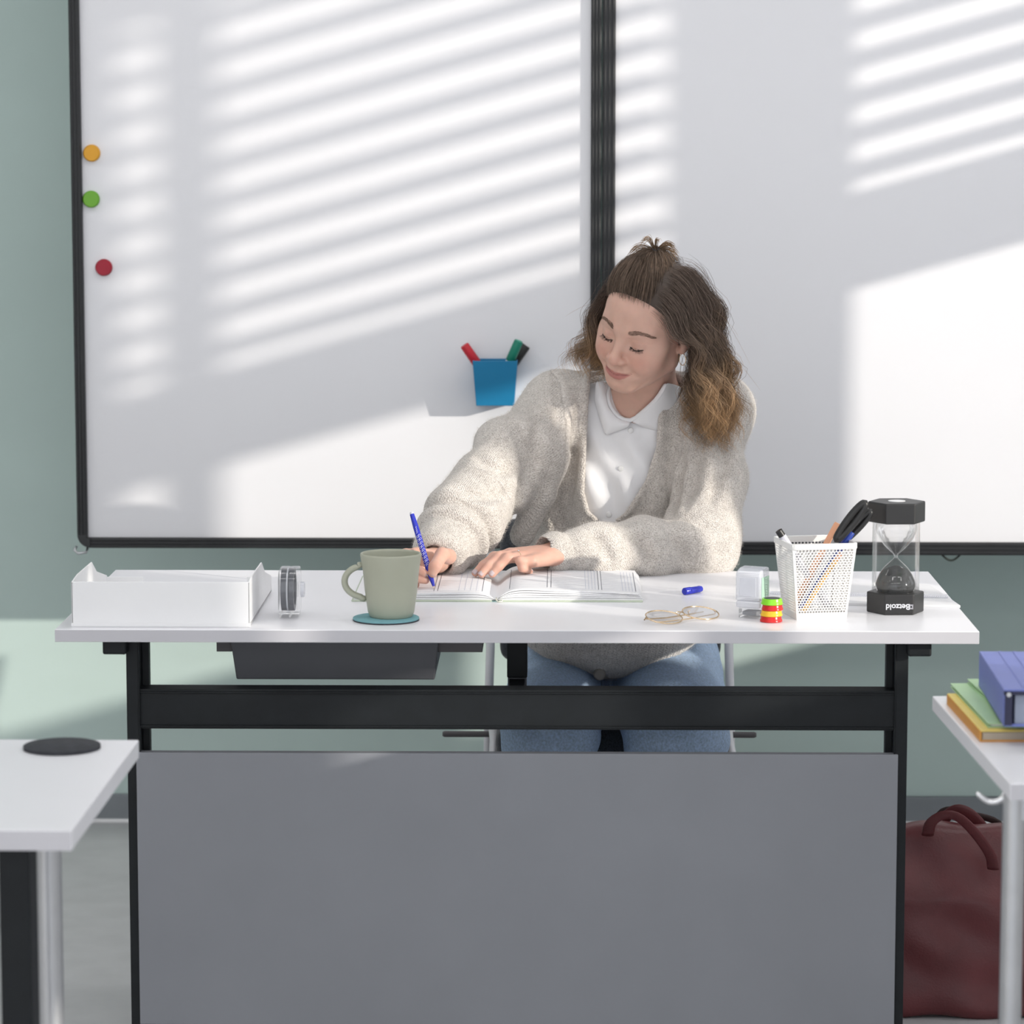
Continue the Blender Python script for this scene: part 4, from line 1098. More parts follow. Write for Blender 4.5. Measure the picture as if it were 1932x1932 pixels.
def head_local(p, ears=True):
    q = p.copy(); q[:, 0] = np.abs(q[:, 0])
    d = ell(q, (0, .014, .036), (.0735, .091, .080))
    d = smin(d, ell(q, (0, -.028, .032), (.059, .058, .058)), .03)
    d = smin(d, ell(q, (0, -.032, -.030), (.055, .052, .062)), .03)
    d = smin(d, cone(q, (.0475, .004, -.056), (.016, -.062, -.088), .0195, .0165), .034)
    d = smin(d, sph(q, (0, -.0700, -.0880), .0185), .02)
    d = smin(d, sph(q, (.0355, -.0560, -.034), .0275), .032)
    d = smin(d, sph(q, (.050, -.044, -.006), .0165), .022)
    d = smin(d, cone(q, (.010, -.0795, .021), (.044, -.0635, .0235), .0095, .0085), .016)
    d = ssub(d, ell(q, (.030, -.0985, .003), (.0185, .0150, .0095)), .014)
    lid = sph(q, (.0310, -.0705, .0010), .0146)
    d = smin(d, lid, .0045)
    # eye slit under the lowered lid
    d = ssub(d, ell(q, (.0305, -.0865, -.0062-.0), (.0120, .0060, .0011)), .0015)
    # lid crease
    d = ssub(d, cone(q, (.020, -.0845, .0110), (.043, -.0785, .0105), .0007, .0006), .0035)
    # nose
    d = smin(d, cone(q, (0, -.0830, .014), (0, -.1030, -.027), .0060, .0085), .013)
    d = smin(d, sph(q, (0, -.1035, -.0315), .0104), .007)
    d = smin(d, ell(q, (.0138, -.0955, -.0355), (.0080, .0088, .0074)), .006)
    d = ssub(d, ell(q, (.0072, -.1005, -.0425), (.0036, .0046, .0024)), .003)
    # mouth
    d = smin(d, ell(q, (0, -.0745, -.064), (.029, .0185, .022)), .016)
    d = smin(d, cone(q, (.0045, -.0920, -.0600), (.0285, -.0780, -.0575), .0042, .0018), .0035)
    d = smin(d, cone(q, (0, -.0910, -.0690), (.0260, -.0785, -.0595), .0055, .0026), .0035)
    d = ssub(d, cone(q, (0, -.0985, -.0640), (.0285, -.0838, -.0580), .0014, .0016), .0028)
    d = ssub(d, sph(q, (.0320, -.0845, -.0565), .0020), .006)
    d = ssub(d, cone(q, (.0200, -.1000, -.0410), (.0365, -.0850, -.0600), .0026, .0030), .010)
    d = ssub(d, ell(q, (0, -.0960, -.0795), (.014, .0055, .0035)), .008)
    if ears:
        e = ell(q, (.0735, .022, -.004), (.0085, .0185, .030))
        e = ssub(e, ell(q, (.0815, .019, .002), (.0050, .0105, .018)), .004)
        e = smin(e, sph(q, (.0715, .0125, -.0290), .0072), .006)
        e = smin(e, sph(q, (.0725, .0055, -.008), .005), .005)
        d = smin(d, e, .004)
    return d
def head_w(p): return head_local(((p-HEAD_O.astype(np.float32)) @ HM.astype(np.float32))/HS)*HS
NK0 = h2w((0, .022, -.045)); 
def neck_w(p): return smin(cone(p, NK0, NECK+A((0, .008, -.01)), .049, .047), cone(p, NECK, NECK+A((0, .02, -.08)), .046, .046), .05)
def chest_w(p):
    d = cone(p, NECK+A((0, .0, -.02)), SHR+A((.01, 0, 0)), .026, .036)
    d = smin(d, cone(p, NECK+A((0, 0, -.02)), SHL-A((.01, 0, 0)), .026, .036), .03)
    q = p.copy(); q[:, 1] = (q[:, 1]-.885)*1.45+.885
    t = chain(q, [(.20, .885, .95), (.178, .905, .76), (.165, .93, .60)], [.085, .090, .10], .05)*.75
    return smin(d, t, .05)
def skin_upper(p):
    d = smin(head_w(p), neck_w(p), .028)
    return smin(d, chest_w(p), .03)
def skin_arms(p):
    d = chain(p, [SHR, ELR, WRR], [.045, .036, .024], .02)
    return np.minimum(d, chain(p, [SHL, ELL_, WRL], [.045, .036, .024], .02))

# hands -------------------------------------------------------------
zt_b = DZ + .0165
def fing(p, pts, rs): return chain(p, pts, rs, .004)
LH = {}
LH['knuck'] = [PY(962, 1046, .497), PY(970, 1048, .482), PY(982, 1052, .468), PY(1004, 1059, .458)]
tips = [PZ(897, 1081, zt_b+.0065), PZ(909, 1083, zt_b+.0065), PZ(929, 1083, zt_b+.0068), PZ(999, 1079, zt_b+.0070)]
LH['f'] = []
for i, (k, t_) in enumerate(zip(LH['knuck'], tips)):
    v_ = t_-k; L_ = np.linalg.norm(v_)
    lift = (.010, .012, .012, .012)[i]
    m1 = k + v_*.46 + A((0, 0, lift)); m2 = k + v_*.77 + A((0, 0, lift*.55))
    if i == 3: m1 = k + A((-.020, -.010, .002)); m2 = k + A((-.016, -.022, -.008)); 
    LH['f'].append([k, m1, m2, t_])
def left_hand(p):
    w_ = WRL
    d = None
    for i, k in enumerate(LH['knuck']):
        e = cone(p, w_ + (k-w_)*.15 + A((0, (.012, .004, -.004, -.012)[i], 0)), k, .0150, .0108)
        d = e if d is None else smin(d, e, .012)
    d = smin(d, cone(p, w_+(ELL_-w_)*.16, w_, .022, .020), .02)
    for i, f in enumerate(LH['f']):
        r = ((.0095, .0085, .0076, .0064), (.0098, .0088, .0078, .0066), (.0095, .0086, .0076, .0064), (.0088, .0076, .0068, .0058))[i]
        d = smin(d, fing(p, f, r), .004)
    # thumb on the far side, along the page
    d = smin(d, fing(p, [w_+A((-.015, .018, -.004)), w_+A((-.050, .035, -.006)), w_+A((-.080, .032, -.010))], (.0125, .010, .0078)), .008)
    return d
PT = PZ(819.5, 1110, zpage(PZ(819, 1110, DZ+.012)[0])+.0008); 
PTOP = PY(776, 966, PT[1]+.045)
pdir = (PTOP-PT)/np.linalg.norm(PTOP-PT); PLEN = np.linalg.norm(PTOP-PT)
py_ = PT[1]
RH = {}
gT = PT + pdir*.034; gI = PT + pdir*.027; gM = PT+pdir*.018
RH['thumb'] = [PY(846, 1050, py_+.085), PY(834, 1046, py_+.045), gT + A((.0105, -.006, .004)), gT + A((.0075, -.0095, -.006))]
RH['index'] = [PY(786, 1045, py_+.060), PY(766, 1046, py_+.025), PY(778, 1068, py_-.006), gI+A((-.0095, -.0035, .0))]
RH['middle'] = [PY(778, 1056, py_+.062), PY(757, 1066, py_+.028), PY(774, 1089, py_+.002), gM+A((-.0095, .006, -.004))]
RH['ring'] = [PY(772, 1066, py_+.066), PY(752, 1080, py_+.035), PY(768, 1100, py_+.012), PY(784, 1103, py_+.020)]
RH['pinky'] = [PY(772, 1077, py_+.070), PY(756, 1090, py_+.045), PY(766, 1104, py_+.026), PY(780, 1106, py_+.030)]
def right_hand(p):
    d = cone(p, WRR+(ELR-WRR)*.2, WRR, .023, .020)
    for nm in ('index', 'middle', 'ring', 'pinky'):
        k = RH[nm][0]
        d = smin(d, cone(p, WRR+(k-WRR)*.1, k, .0145, .0110), .012)
    d = smin(d, fing(p, RH['thumb'], (.0135, .0112, .0098, .0074)), .006)
    for nm, r in (('index', (.0100, .0093, .0082, .0067)), ('middle', (.0102, .0094, .0083, .0068)), ('ring', (.0098, .009, .008, .0065)), ('pinky', (.009, .0082, .0072, .006))):
        d = smin(d, fing(p, RH[nm], r), .0035)
    return d

def tint_head(v):
    p = w2h(v); x = np.abs(p[:, 0])
    base = A((.63, .395, .315))
    c = np.tile(base, (len(v), 1))
    def blend(w_, col):
        nonlocal c
        w_ = np.clip(w_, 0, 1)[:, None]; c = c*(1-w_) + A(col)*w_
    q = p.copy().astype(np.float32); q[:, 0] = x
    ck = np.exp(-((x-.040)/.020)**2 - ((p[:, 2]+.030)/.020)**2)*(p[:, 1] < -.03)
    blend(ck*.45, (.62, .28, .215))
    ns = np.exp(-((x)/.014)**2 - ((p[:, 2]+.033)/.012)**2)*(p[:, 1] < -.09)
    blend(ns*.4, (.60, .28, .22))
    zz, fr_ = p[:, 2], p[:, 1] < -.060
    zc_ = -.0640 + .0060*(x/.0285)**2
    zu_ = np.interp(x, [0, .005, .012, .022, .0285], [-.0588, -.0572, -.0582, -.0592, -.0582]); zl_ = np.interp(x, [0, .010, .020, .0285], [-.0745, -.0730, -.0672, -.0582])
    inside = np.minimum.reduce([zu_-zz, zz-zl_, (.0290-x)*.6])
    blend((inside+.0006)/.0016*.8*fr_, (.47, .195, .17))
    blend((.0010-np.abs(zz-zc_))/.0010*.75*fr_*(x < .0280), (.17, .055, .05))  # dark line painted along the lip parting, stands in for its shade
    li = np.exp(-((x-.0305)/.014)**2 - ((p[:, 2]-.004)/.006)**2)*(p[:, 1] < -.06)
    blend(li*.35, (.46, .24, .185))
    return c
tf = []
def add_part(parts, fn, lo, hi, h, tintf, it=1):
    v, q = surf_nets(fn, lo, hi, h); v = relax(v, q, it, .4)
    parts.append((v, q, tintf(v)))
parts = []
hc = h2w((0, 0, 0))
add_part(parts, skin_upper, hc-A((.13, .16, .23)), hc+A((.14, .17, .15)), .0019, tint_head)
sk = A((.63, .385, .305))
def tint_hand(v):
    n = np.sin(v[:, 0]*170)*np.sin(v[:, 1]*190+1)*np.sin(v[:, 2]*210)
    w_ = (.5+.5*n)[:, None]*.35
    return sk*(1-w_) + A((.62, .30, .225))*w_
add_part(parts, left_hand, np.min([WRL, *tips], 0)-.03, np.max([WRL+A((.05, 0, 0)), *LH['knuck']], 0)+.05, .0016, tint_hand)
allr = np.array([q for f in RH.values() for q in f]+[WRR])
add_part(parts, right_hand, allr.min(0)-.02, allr.max(0)+.07, .0016, tint_hand)
add_part(parts, skin_arms, (-.2, .42, .72), (.45, 1.0, 1.1), .006, lambda v: np.tile(sk, (len(v), 1)))
o_ = 0; V_, Q_, T_ = [], [], []
for v, q, t_ in parts:
    V_.append(v); Q_.append(q+o_); T_.append(t_); o_ += len(v)
body = link('body', np_mesh('body', np.concatenate(V_), np.concatenate(Q_), np.concatenate(T_)), 'skin')
wparent(body, person)
bodyc = body

def to_head(p, it=6, off=0.0, fn=head_local):
    """slide head points onto the face surface"""
    p = np.array(p, np.float32).reshape(-1, 3)
    e = 4e-4
    for _ in range(it):
        d = fn(p)-off
        g = np.stack([fn(p+A((e, 0, 0), np.float32))-fn(p-A((e, 0, 0), np.float32)), fn(p+A((0, e, 0), np.float32))-fn(p-A((0, e, 0), np.float32)), fn(p+A((0, 0, e), np.float32))-fn(p-A((0, 0, e), np.float32))], 1)/(2*e)
        g /= np.linalg.norm(g, axis=1)[:, None]+1e-9
        p = p - g*d[:, None]
    return p, g

# eyes, brows, lashes
for s in (-1, 1):
    c = h2w((s*.0305, -.0705, .0015))
    e = wparent(MB().lathe([(0, -.0126)]+[(.0126*math.cos(a), .0126*math.sin(a)) for a in np.linspace(-PI/2+.15, PI/2-.15, 14)]+[(0, .0126)], 24, tuple(c)).build('eyeball', 'eye_white', smooth='all'), bodyc if False else person)
    ci = h2w((s*.0300, -.0705-.0126*math.cos(.5)*HS, .0015-.0126*math.sin(.5)))
    strands = MB()
    tl_ = np.linspace(0, 1, 34)
    rl_, gl_ = to_head([(s*(.0185+.0245*t), -.086+.010*((t-.5)**2)*2, -.0052-.0030*math.sin(PI*min(1, t*1.02))+.0010*t+.0008) for t in tl_], 5)
    for t, r0, g0 in zip(tl_, rl_, gl_):
        ln = .0046 + .0016*t
        tip = r0 + g0*ln*.75 + A((s*(t-.35)*.0035, -.001, -ln*.62))
        mid = (r0+tip)/2 + A((0, 0, -.0010))
        strands.tube([h2w(r0-g0*.0004), h2w(mid), h2w(tip)], [.00024, .00020, .00008], 4, cap=False)
    # lid margin line
    mg, gg = to_head([(s*(.0168+.0285*t), -.085+.010*((t-.5)**2)*2, -.0050-.0030*math.sin(PI*t)+.0010*t) for t in np.linspace(0, 1, 16)], 5)
    strands.tube([h2w(m_+g_*.0002) for m_, g_ in zip(mg, gg)], 0.00065, 6)
    wparent(strands.build('eyelashes', 'lash', smooth='all'), person)
    bw = MB(); seeds = []
    for k in range(230):
        t = random.random()
        wd = .0046*(1-.55*t)*(1 if t > .06 else .7)
        seeds.append((t, s*(.0130 + .0400*t), -.085+.02*t, .0205 + .0065*math.sin(PI*(.15+.72*t)) - .002*t + random.uniform(-wd, wd)*.6))
    pb_, gb_ = to_head([q_[1:] for q_ in seeds], 5)
    for (t, *_), p0, g0 in zip(seeds, pb_, gb_):
        dv = A((s*(.55+.6*t), .15+.4*t, .75*(1-t)-.15)); dv -= g0*(dv @ g0); dv /= np.linalg.norm(dv)
        ln = .0055
        bw.tube([h2w(p0), h2w(p0+dv*ln*.5+g0*.0007), h2w(p0+dv*ln+g0*.0003)], [.00019, .00018, .0001], 3, cap=False)
    wparent(bw.build('eyebrow', 'brow', smooth='all'), person)

# fingernails
nl = []
def nail(tip, prev, up, w_=.0052, l_=.0085):
    d = tip-prev; d /= np.linalg.norm(d); up = A(up, float); up -= d*(up @ d); up /= np.linalg.norm(up); s = np.cross(d, up)
    c = tip + d*.0010 + up*.0063
    m = MB(); P = []
    for i in range(7):
        a = -1+2*i/6
        P.append([c + d*(l_/2*b_*(1-.18*a*a)) + s*w_*a*(1-.12*max(0, b_)) + up*(-.0028*a*a - .0012*max(0, b_)) for b_ in np.linspace(-1, 1, 6)])
    m.grid(P)
    wparent(m.build('fingernail', 'nail', smooth='all', solid=.0007), person)
for f in LH['f']: nail(f[3], f[2], (0.0, -.55, 1))
nail(RH['thumb'][3], RH['thumb'][2], (.45, -1.0, .35)); nail(RH['index'][3], RH['index'][2], (.25, -1, .25)); 

# ring
k0, k1 = LH['f'][2][0], LH['f'][2][1]
d = (k1-k0)/np.linalg.norm(k1-k0); c = k0+(k1-k0)*.18
uu = np.cross(d, (0, 0, 1)); uu /= np.linalg.norm(uu); ww = np.cross(uu, d)
rg = wparent(MB().tube([c + (uu*math.cos(a)+ww*math.sin(a))*.0102 for a in np.linspace(0, 2*PI, 28, endpoint=False)], .0007, 8, closed=True).build('finger_ring', 'gold', smooth='all'), person)
g_ = MB().lathe([(0, 0), (.0016, .0006), (.0020, .0016), (.0010, .0028), (0, .0030)], 10, tuple(c+ww*.0102-uu*.001)).build('ring_stone', 'chrome', smooth='all')
wparent(g_, person)

# pen held by the right hand
def pen():
    root = thing('blue_pen', 'blue pen with white swirl print held in the writing hand', 'pen', tuple(PT))
    rr_ = .0047
    at = lambda t: PT + pdir*PLEN*t
    wparent(MB().tube([at(0), at(.02), at(.028)], [.0005, .0009, .0012], 10).build('point', 'pen_tip', smooth=True), root)
    wparent(MB().tube([at(.026), at(.03), at(.14), at(.26), at(.27)], [.0014, .0022, .0040, rr_*1.04, rr_*1.04], 20).build('grip', 'pen_blue', smooth=True), root)
    brl = wparent(MB().tube([at(.27), at(.275), at(.80), at(.97)], [rr_, rr_, rr_, rr_*.78], 20).build('barrel', 'pen_blue', smooth=True), root)
    wparent(MB().tube([at(.97), at(.975), at(.995), at(1.0)], [rr_*.74, rr_*.78, rr_*.62, rr_*.3], 16).build('eraser', 'pen_grey', smooth=True), root)
    s1 = np.cross(pdir, (0, -1, 0)); s1 /= np.linalg.norm(s1); s0 = np.cross(s1, pdir)
    if s0[1] > 0: s0 = -s0
    m = MB()
    def onp(t, a): return at(t) + (s0*math.cos(a)+s1*math.sin(a))*(rr_+.00012)
    for j in range(9):
        t0 = .30 + j*.046
        for sgn in (1, -1):
            pts = []
            for k in range(15):
                th = k/14*1.75*PI; rr2 = .018*(1-.55*k/14)
                pts.append(onp(t0 + rr2*math.sin(th)*1.0 + (.012 if sgn > 0 else 0), sgn*(.42 + (rr2*math.cos(th))*32*.9)))
            m.tube(pts, .00028, 4, cap=False)
    for j in range(4): m.tube([onp(.715+.022*j, -.35+.1*j), onp(.735+.022*j, .25)], .00030, 4, cap=False)
    wparent(m.build('swirl_print', 'print_white', smooth='all'), root)
pen()

# ------------------------------------------------------------------ shirt
def torso(p, inset, lower=True):
    q = p.copy(); q[:, 1] = (q[:, 1]-.888)*1.42+.888
    pts = [(.204, .880, .965), (.192, .890, .88), (.176, .905, .74), (.165, .93, .60)]
    rs = [.122-inset, .143-inset, .147-inset, .155-inset]
    return chain(q, pts, rs, .06)*.76
def yoke(p, inset):
    d = cone(p, NECK+A((-.012, .006, -.020)), SHR, .050-inset, .066-inset)
    return smin(d, cone(p, NECK+A((.012, .006, -.020)), SHL, .050-inset, .064-inset), .03)
def shirt_fn(p, hole=True):
    d = smin(torso(p, .024), yoke(p, .018), .05)
    x, y, z = p[:, 0], p[:, 1], p[:, 2]
    w_ = np.exp(-((z-.90)/.12)**2)
    d = d - .0042*w_*np.sin((x*1.0+z*.42)*105+1.3+1.6*np.sin(z*20)) - .0034*w_*np.sin((x*1.0-z*.30)*74+.5)
    # placket: a raised band left of centre
    pl = np.abs(x-(.183+(z-.90)*.14))
    d = d - .0016*np.clip((.0135-pl)/.002, 0, 1)*(y < .86)
    if hole:
        d = ssub(d, ell(p, tuple(PY(1190, 744, .795)), (.036, .060, .047)), .006)
        d = ssub(d, cone(p, h2w((0, .02, -.06)), NECK+A((0, -.004, .016)), .056, .050), .004)
    return d
v, q = surf_nets(shirt_fn, (.02, .70, .58), (.40, 1.03, 1.14), .0042)
shirt = wparent(link('shirt', np_mesh('shirt', relax(v, q, 2, .4), q), 'shirt'), person)
def sh_front(px, py, off=.004):
    """point on the shirt front seen at this photo point"""
    Y = .80
    for _ in range(8):
        p = PY(px, py, Y); f = front_y(shirt_fn, p[0], p[2], .62, 1.05)
        if f is None: f = .80
        Y = .5*Y+.5*(f-off)
    return PY(px, py, Y)
# collar leaves: neck edge -> outer edge, both laid on the shirt and neck
def under_collar(p): return np.minimum(shirt_fn(p, False), neck_w(p)-.004)
def lay(px, py, off):
    Y = .80
    for _ in range(10):
        p = PY(px, py, Y); f = front_y(under_collar, p[0], p[2], .62, 1.05)
        Y = .4*Y+.6*((f if f is not None else .84)-off)
    return PY(px, py, Y)
def res_curve(c, n=17):
    c = np.array(c); t = np.linspace(0, len(c)-1, n); i = np.minimum(t.astype(int), len(c)-2); f = (t-i)[:, None]
    return c[i]*(1-f)+c[i+1]*f
def leaf(neck, outer):
    a = res_curve([lay(x_, y_, .009) for x_, y_ in neck]); b = res_curve([lay(x_, y_, .006) for x_, y_ in outer])
    P = [a*(1-k/6)+b*(k/6) + A((0, -.006*math.sin(PI*k/6), .003*math.sin(PI*k/6*.8))) for k in range(7)]
    wparent(MB().grid(P).build('collar_leaf', 'shirt', smooth='all', solid=.0016, sub=1), shirt)
leaf([(1150, 722), (1143, 744), (1148, 768), (1165, 789), (1190, 797)], [(1124, 722), (1121, 758), (1132, 795), (1142, 824), (1186, 808)])
leaf([(1258, 722), (1247, 745), (1228, 766), (1208, 782), (1192, 797)], [(1288, 734), (1278, 764), (1266, 794), (1252, 820), (1208, 806)])
st_ = [lay(x_, y_, .006) for x_, y_ in ((1151, 722), (1145, 744), (1150, 768), (1166, 788), (1190, 797), (1207, 782), (1227, 766), (1246, 745), (1257, 722))]
wparent(MB().tube(st_, .0045, 10, flat=.7).build('collar_stand', 'shirt', smooth='all', sub=1), shirt)
for bx, by in ((1171, 884), (1149, 971), (1190, 812)):
    c = sh_front(bx, by, .0012)
    wparent(MB().lathe([(0, .0024), (.0042, .0024), (.0050, .0018), (.0052, .0004), (0, .0)], 20, tuple(c), 'y').build('shirt_button', 'shirt_button', smooth='all'), shirt)

# ------------------------------------------------------------------ cardigan
OPL = [(1.12, .118), (1.03, .109), (.95, .106), (.88, .103), (.845, .112), (.815, .15)]
OPR = [(1.12, .268), (1.02, .246), (.96, .243), (.90, .223), (.845, .188), (.815, .15)]
def opening(p):
    z = p[:, 2]
    zl, xl = zip(*OPL[::-1]); zr, xr = zip(*OPR[::-1])
    a = np.interp(z, zl, xl); b = np.interp(z, zr, xr)
    return np.maximum.reduce([a-p[:, 0], p[:, 0]-b, .812-z, p[:, 1]-.905]).astype(np.float32)
UPR_M = SHR*.5+ELR*.5 + A((.006, 0, .004))
def limb_wrinkle(t, ang, amp, n, ph): return amp*np.sin(2*PI*n*t+ph+1.1*np.sin(ang+ph))*np.clip(np.sin(PI*np.clip(t, .02, .98)), 0, 1)
def ang_of(p, a, b, ref=(0, 1, 0)):
    a = A(a); d = A(b)-a; d = d/np.linalg.norm(d); u = A(ref, float)-d*(A(ref, float) @ d); u /= np.linalg.norm(u); w_ = np.cross(d, u)
    r = p-a; return np.arctan2(r @ w_, r @ u)
CUFR = WRR + (WRR-ELR)/np.linalg.norm(WRR-ELR)*.002
CUFL = PY(1036, 1044, .530)
def sleeve_r(p):
    d = chain(p, [SHR, UPR_M, ELR], [.068, .069, .062], .03)
    a_ = ang_of(p, SHR, ELR)
    t, _ = cone_t(p, SHR, ELR)
    d = d - limb_wrinkle(t, a_, .0050, 2.4, .6) - .0048*np.sin(a_*2+t*6.5+.4)
    t2, l2 = cone_t(p, ELR, CUFR)
    a2 = ang_of(p, ELR, CUFR)
    L2 = np.linalg.norm(CUFR-ELR); tt = ((p-ELR.astype(np.float32)) @ ((CUFR-ELR)/L2).astype(np.float32))/L2
    lr = np.sqrt(np.maximum(((p-ELR.astype(np.float32))**2).sum(1)-(tt*L2)**2, 1e-9))
    wob = .0030*np.sin(a2*3+1.0)
    puff = smax(lr-(.062+.012*np.clip(t2*2.2, 0, 1))-wob, (tt-.50)*L2-wob, .030)
    puff = smax(puff, (-.3-tt)*L2, .02)
    ring = np.sqrt((lr-.0535-wob*.6)**2 + ((tt-.64)*L2+.004*np.sin(a2+.5))**2) - .0125
    cuff = smax(smax(lr-(.0545-.006*np.clip(tt-.6, 0, 1)/.4)-wob*.5, (tt-1.02)*L2, .022), (.45-tt)*L2, .02)
    f = smin(smin(puff, ring, .0025), cuff, .0025)
    return smin(d, f, .018)
def sleeve_l(p):
    a_ = ang_of(p, SHL, ELL_)
    t, _ = cone_t(p, SHL, ELL_)
    d = cone(p, SHL, ELL_, .064, .064) - limb_wrinkle(t, a_, .0065, 2.0, 2.0) - .0055*np.sin(a_*2+t*5)
    t2, l2 = cone_t(p, ELL_, CUFL)
    a2 = ang_of(p, ELL_, CUFL)
    r2 = np.interp(t2, [0, .25, .5, .75, .86, .90, .95, 1.0], [.058, .056, .052, .047, .040, .0335, .0335, .033])
    L2 = np.linalg.norm(CUFL-ELL_); tt = ((p-ELL_.astype(np.float32)) @ ((CUFL-ELL_)/L2).astype(np.float32))/L2
    lr = np.sqrt(np.maximum(((p-ELL_.astype(np.float32))**2).sum(1)-(tt*L2)**2, 1e-9))
    cuff = smax(lr-.0370, np.abs((tt-.965)*L2)-.0165, .014)
    f = l2 - r2 - .0070*np.sin(2*PI*3.2*t2+1.2*np.sin(a2+.8)+.6)*np.clip(1.15-t2*1.2, 0, 1)
    return smin(smin(d, f, .012), cuff, .003)
def card_base(p):
    x, y, z = p[:, 0], p[:, 1], p[:, 2]
    d = smin(torso(p, 0.0), yoke(p, 0.0), .05)
    # soft vertical folds in the fronts
    w_ = np.clip((1.0-z)/.12, 0, 1)*np.clip((z-.66)/.08, 0, 1)
    d = d - .0070*w_*np.sin((x-.02)*62+(1-z)*5) - .003*w_*np.sin(x*120+z*18)
    # lap part of the front, ribbed hem
    lap = ell(p, (.158, .785, .650), (.170, .175, .098))
    rib = .0014*np.sin(x*2*PI/.0105)*np.clip((.665-z)/.01, 0, 1)
    d = smin(d, lap, .04) - rib
    d = smax(d, (.556 + .62*np.clip(np.abs(x-.150)-.012, 0, .2)**1.15) - z, .006)
    # front fold over the right breast edge and one on the left side
    d = smin(d, chain(p, [PY(1062, 770, .80), PY(1050, 840, .765), PY(1020, 930, .755), PY(985, 1010, .76)], [.018, .022, .024, .022], .02), .022)
    d = smin(d, chain(p, [PY(1300, 800, .80), PY(1297, 880, .775), PY(1282, 960, .765)], [.014, .018, .016], .02), .018)
    op = opening(p)
    d = ssub(d, op, .010)
    # rolled edge along the opening
    rim = np.abs(smin(torso(p, .002), yoke(p, .002), .05)); rim = np.sqrt(rim**2+op**2) - .0075
    d = np.where((op > -.012) & (op < .02) & (y < .90) & (z > .83), smin(d, rim, .006), d)
    d = smin(d, sleeve_r(p), .016)
    d = smin(d, sleeve_l(p), .014)
    # hollow at wrists and at the neck
    d = ssub(d, cone(p, CUFR-(WRR-ELR)*.08, CUFR+(WRR-ELR)*.25, .027, .029), .006)
    d = ssub(d, cone(p, CUFL+(ELL_-CUFL)*.10, CUFL+(CUFL-ELL_)*.2, .0265, .029), .004)
    d = ssub(d, cone(p, h2w((0, .02, -.06)), NECK+A((0, 0, -.0)), .066, .064), .008)
    return d
def lay_on(fn, px, py, off=0.0, y0=.36):
    Y = .75
    for _ in range(9):
        p = PY(px, py, Y); f = front_y(fn, p[0], p[2], y0, 1.05)
        if f is None: break
        Y = .3*Y+.7*(f-off)
    return PY(px, py, Y)
CREASES = [([(1016, 790), (1006, 860), (988, 920), (968, 985)], .0075), ([(1287, 790), (1283, 870), (1272, 945), (1262, 985)], .0065),
           ([(1316, 840), (1310, 905), (1292, 960)], .0055), ([(1262, 972), (1302, 970), (1346, 1000)], .0065),
           ([(900, 862), (945, 888), (985, 886)], .0050), ([(860, 918), (915, 938), (960, 930)], .0050), ([(960, 790), (985, 840), (992, 880)], .0040),
           ([(1118, 1004), (1140, 1030), (1152, 1056)], .0050), ([(1186, 1006), (1212, 1034), (1228, 1062)], .0055), ([(1262, 1004), (1286, 1034), (1296, 1060)], .0045),
           ([(1372, 800), (1362, 880), (1342, 950)], .0050), ([(1082, 800), (1078, 880), (1072, 960)], .0040), ([(1046, 712), (1056, 760), (1050, 800)], .0022)]
CR_W = [(np.array([lay_on(card_base, *q_) for q_ in res_curve(pts, 9)]), r_) for pts, r_ in CREASES]
def card_fn(p):
    d = card_base(p)
    near = np.abs(d) < .03
    if near.any():
        x = p[near]; dn = d[near]
        for pts, r_ in CR_W: dn = ssub(dn, chain(x, pts, [r_*.15, r_*.9, r_*1.5]+[r_*1.65]*(len(pts)-6)+[r_*1.5, r_*.9, r_*.15], .006), .014)
        d = d.copy(); d[near] = dn
    return d
v, q = surf_nets(card_fn, (-.28, .36, .55), (.47, 1.08, 1.13), .0038)
v = relax(v, q, 2, .45)
def knit_uv(v):
    bones = [(A((.165, .93, .55)), A((.21, .88, 1.08)), .11), (SHR, ELR, .05), (ELR, CUFR, .05), (SHL, ELL_, .05), (ELL_, CUFL, .04)]
    D = np.stack([cone_t(v, a, b)[1]/r for a, b, r in bones], 1); k = D.argmin(1)
    uv = np.zeros((len(v), 2))
    for i, (a, b, r) in enumerate(bones):
        m = k == i; L_ = np.linalg.norm(b-a)
        t = ((v[m]-a) @ (b-a))/(L_)
        uv[m, 0] = t
        uv[m, 1] = ang_of(v[m], a, b, (0, -1, 0))*(r*1.25 if i else .135)
    m = k == 0
    return uv
card = wparent(link('cardigan', np_mesh('cardigan', v, q, knit=knit_uv(v)), 'knit'), person)
CV, CQ = v, q
c = PY(1131, 1272, .60); fy = front_y(card_fn, c[0], c[2], .5, .9)
c = PY(1131, 1272, (fy or .66)-.001)
wparent(MB().lathe([(0, .0035), (.007, .0045), (.0105, .003), (.011, .0005), (0, 0)], 24, tuple(c), 'y').build('cardigan_button', 'cardigan_button', smooth='all'), card)
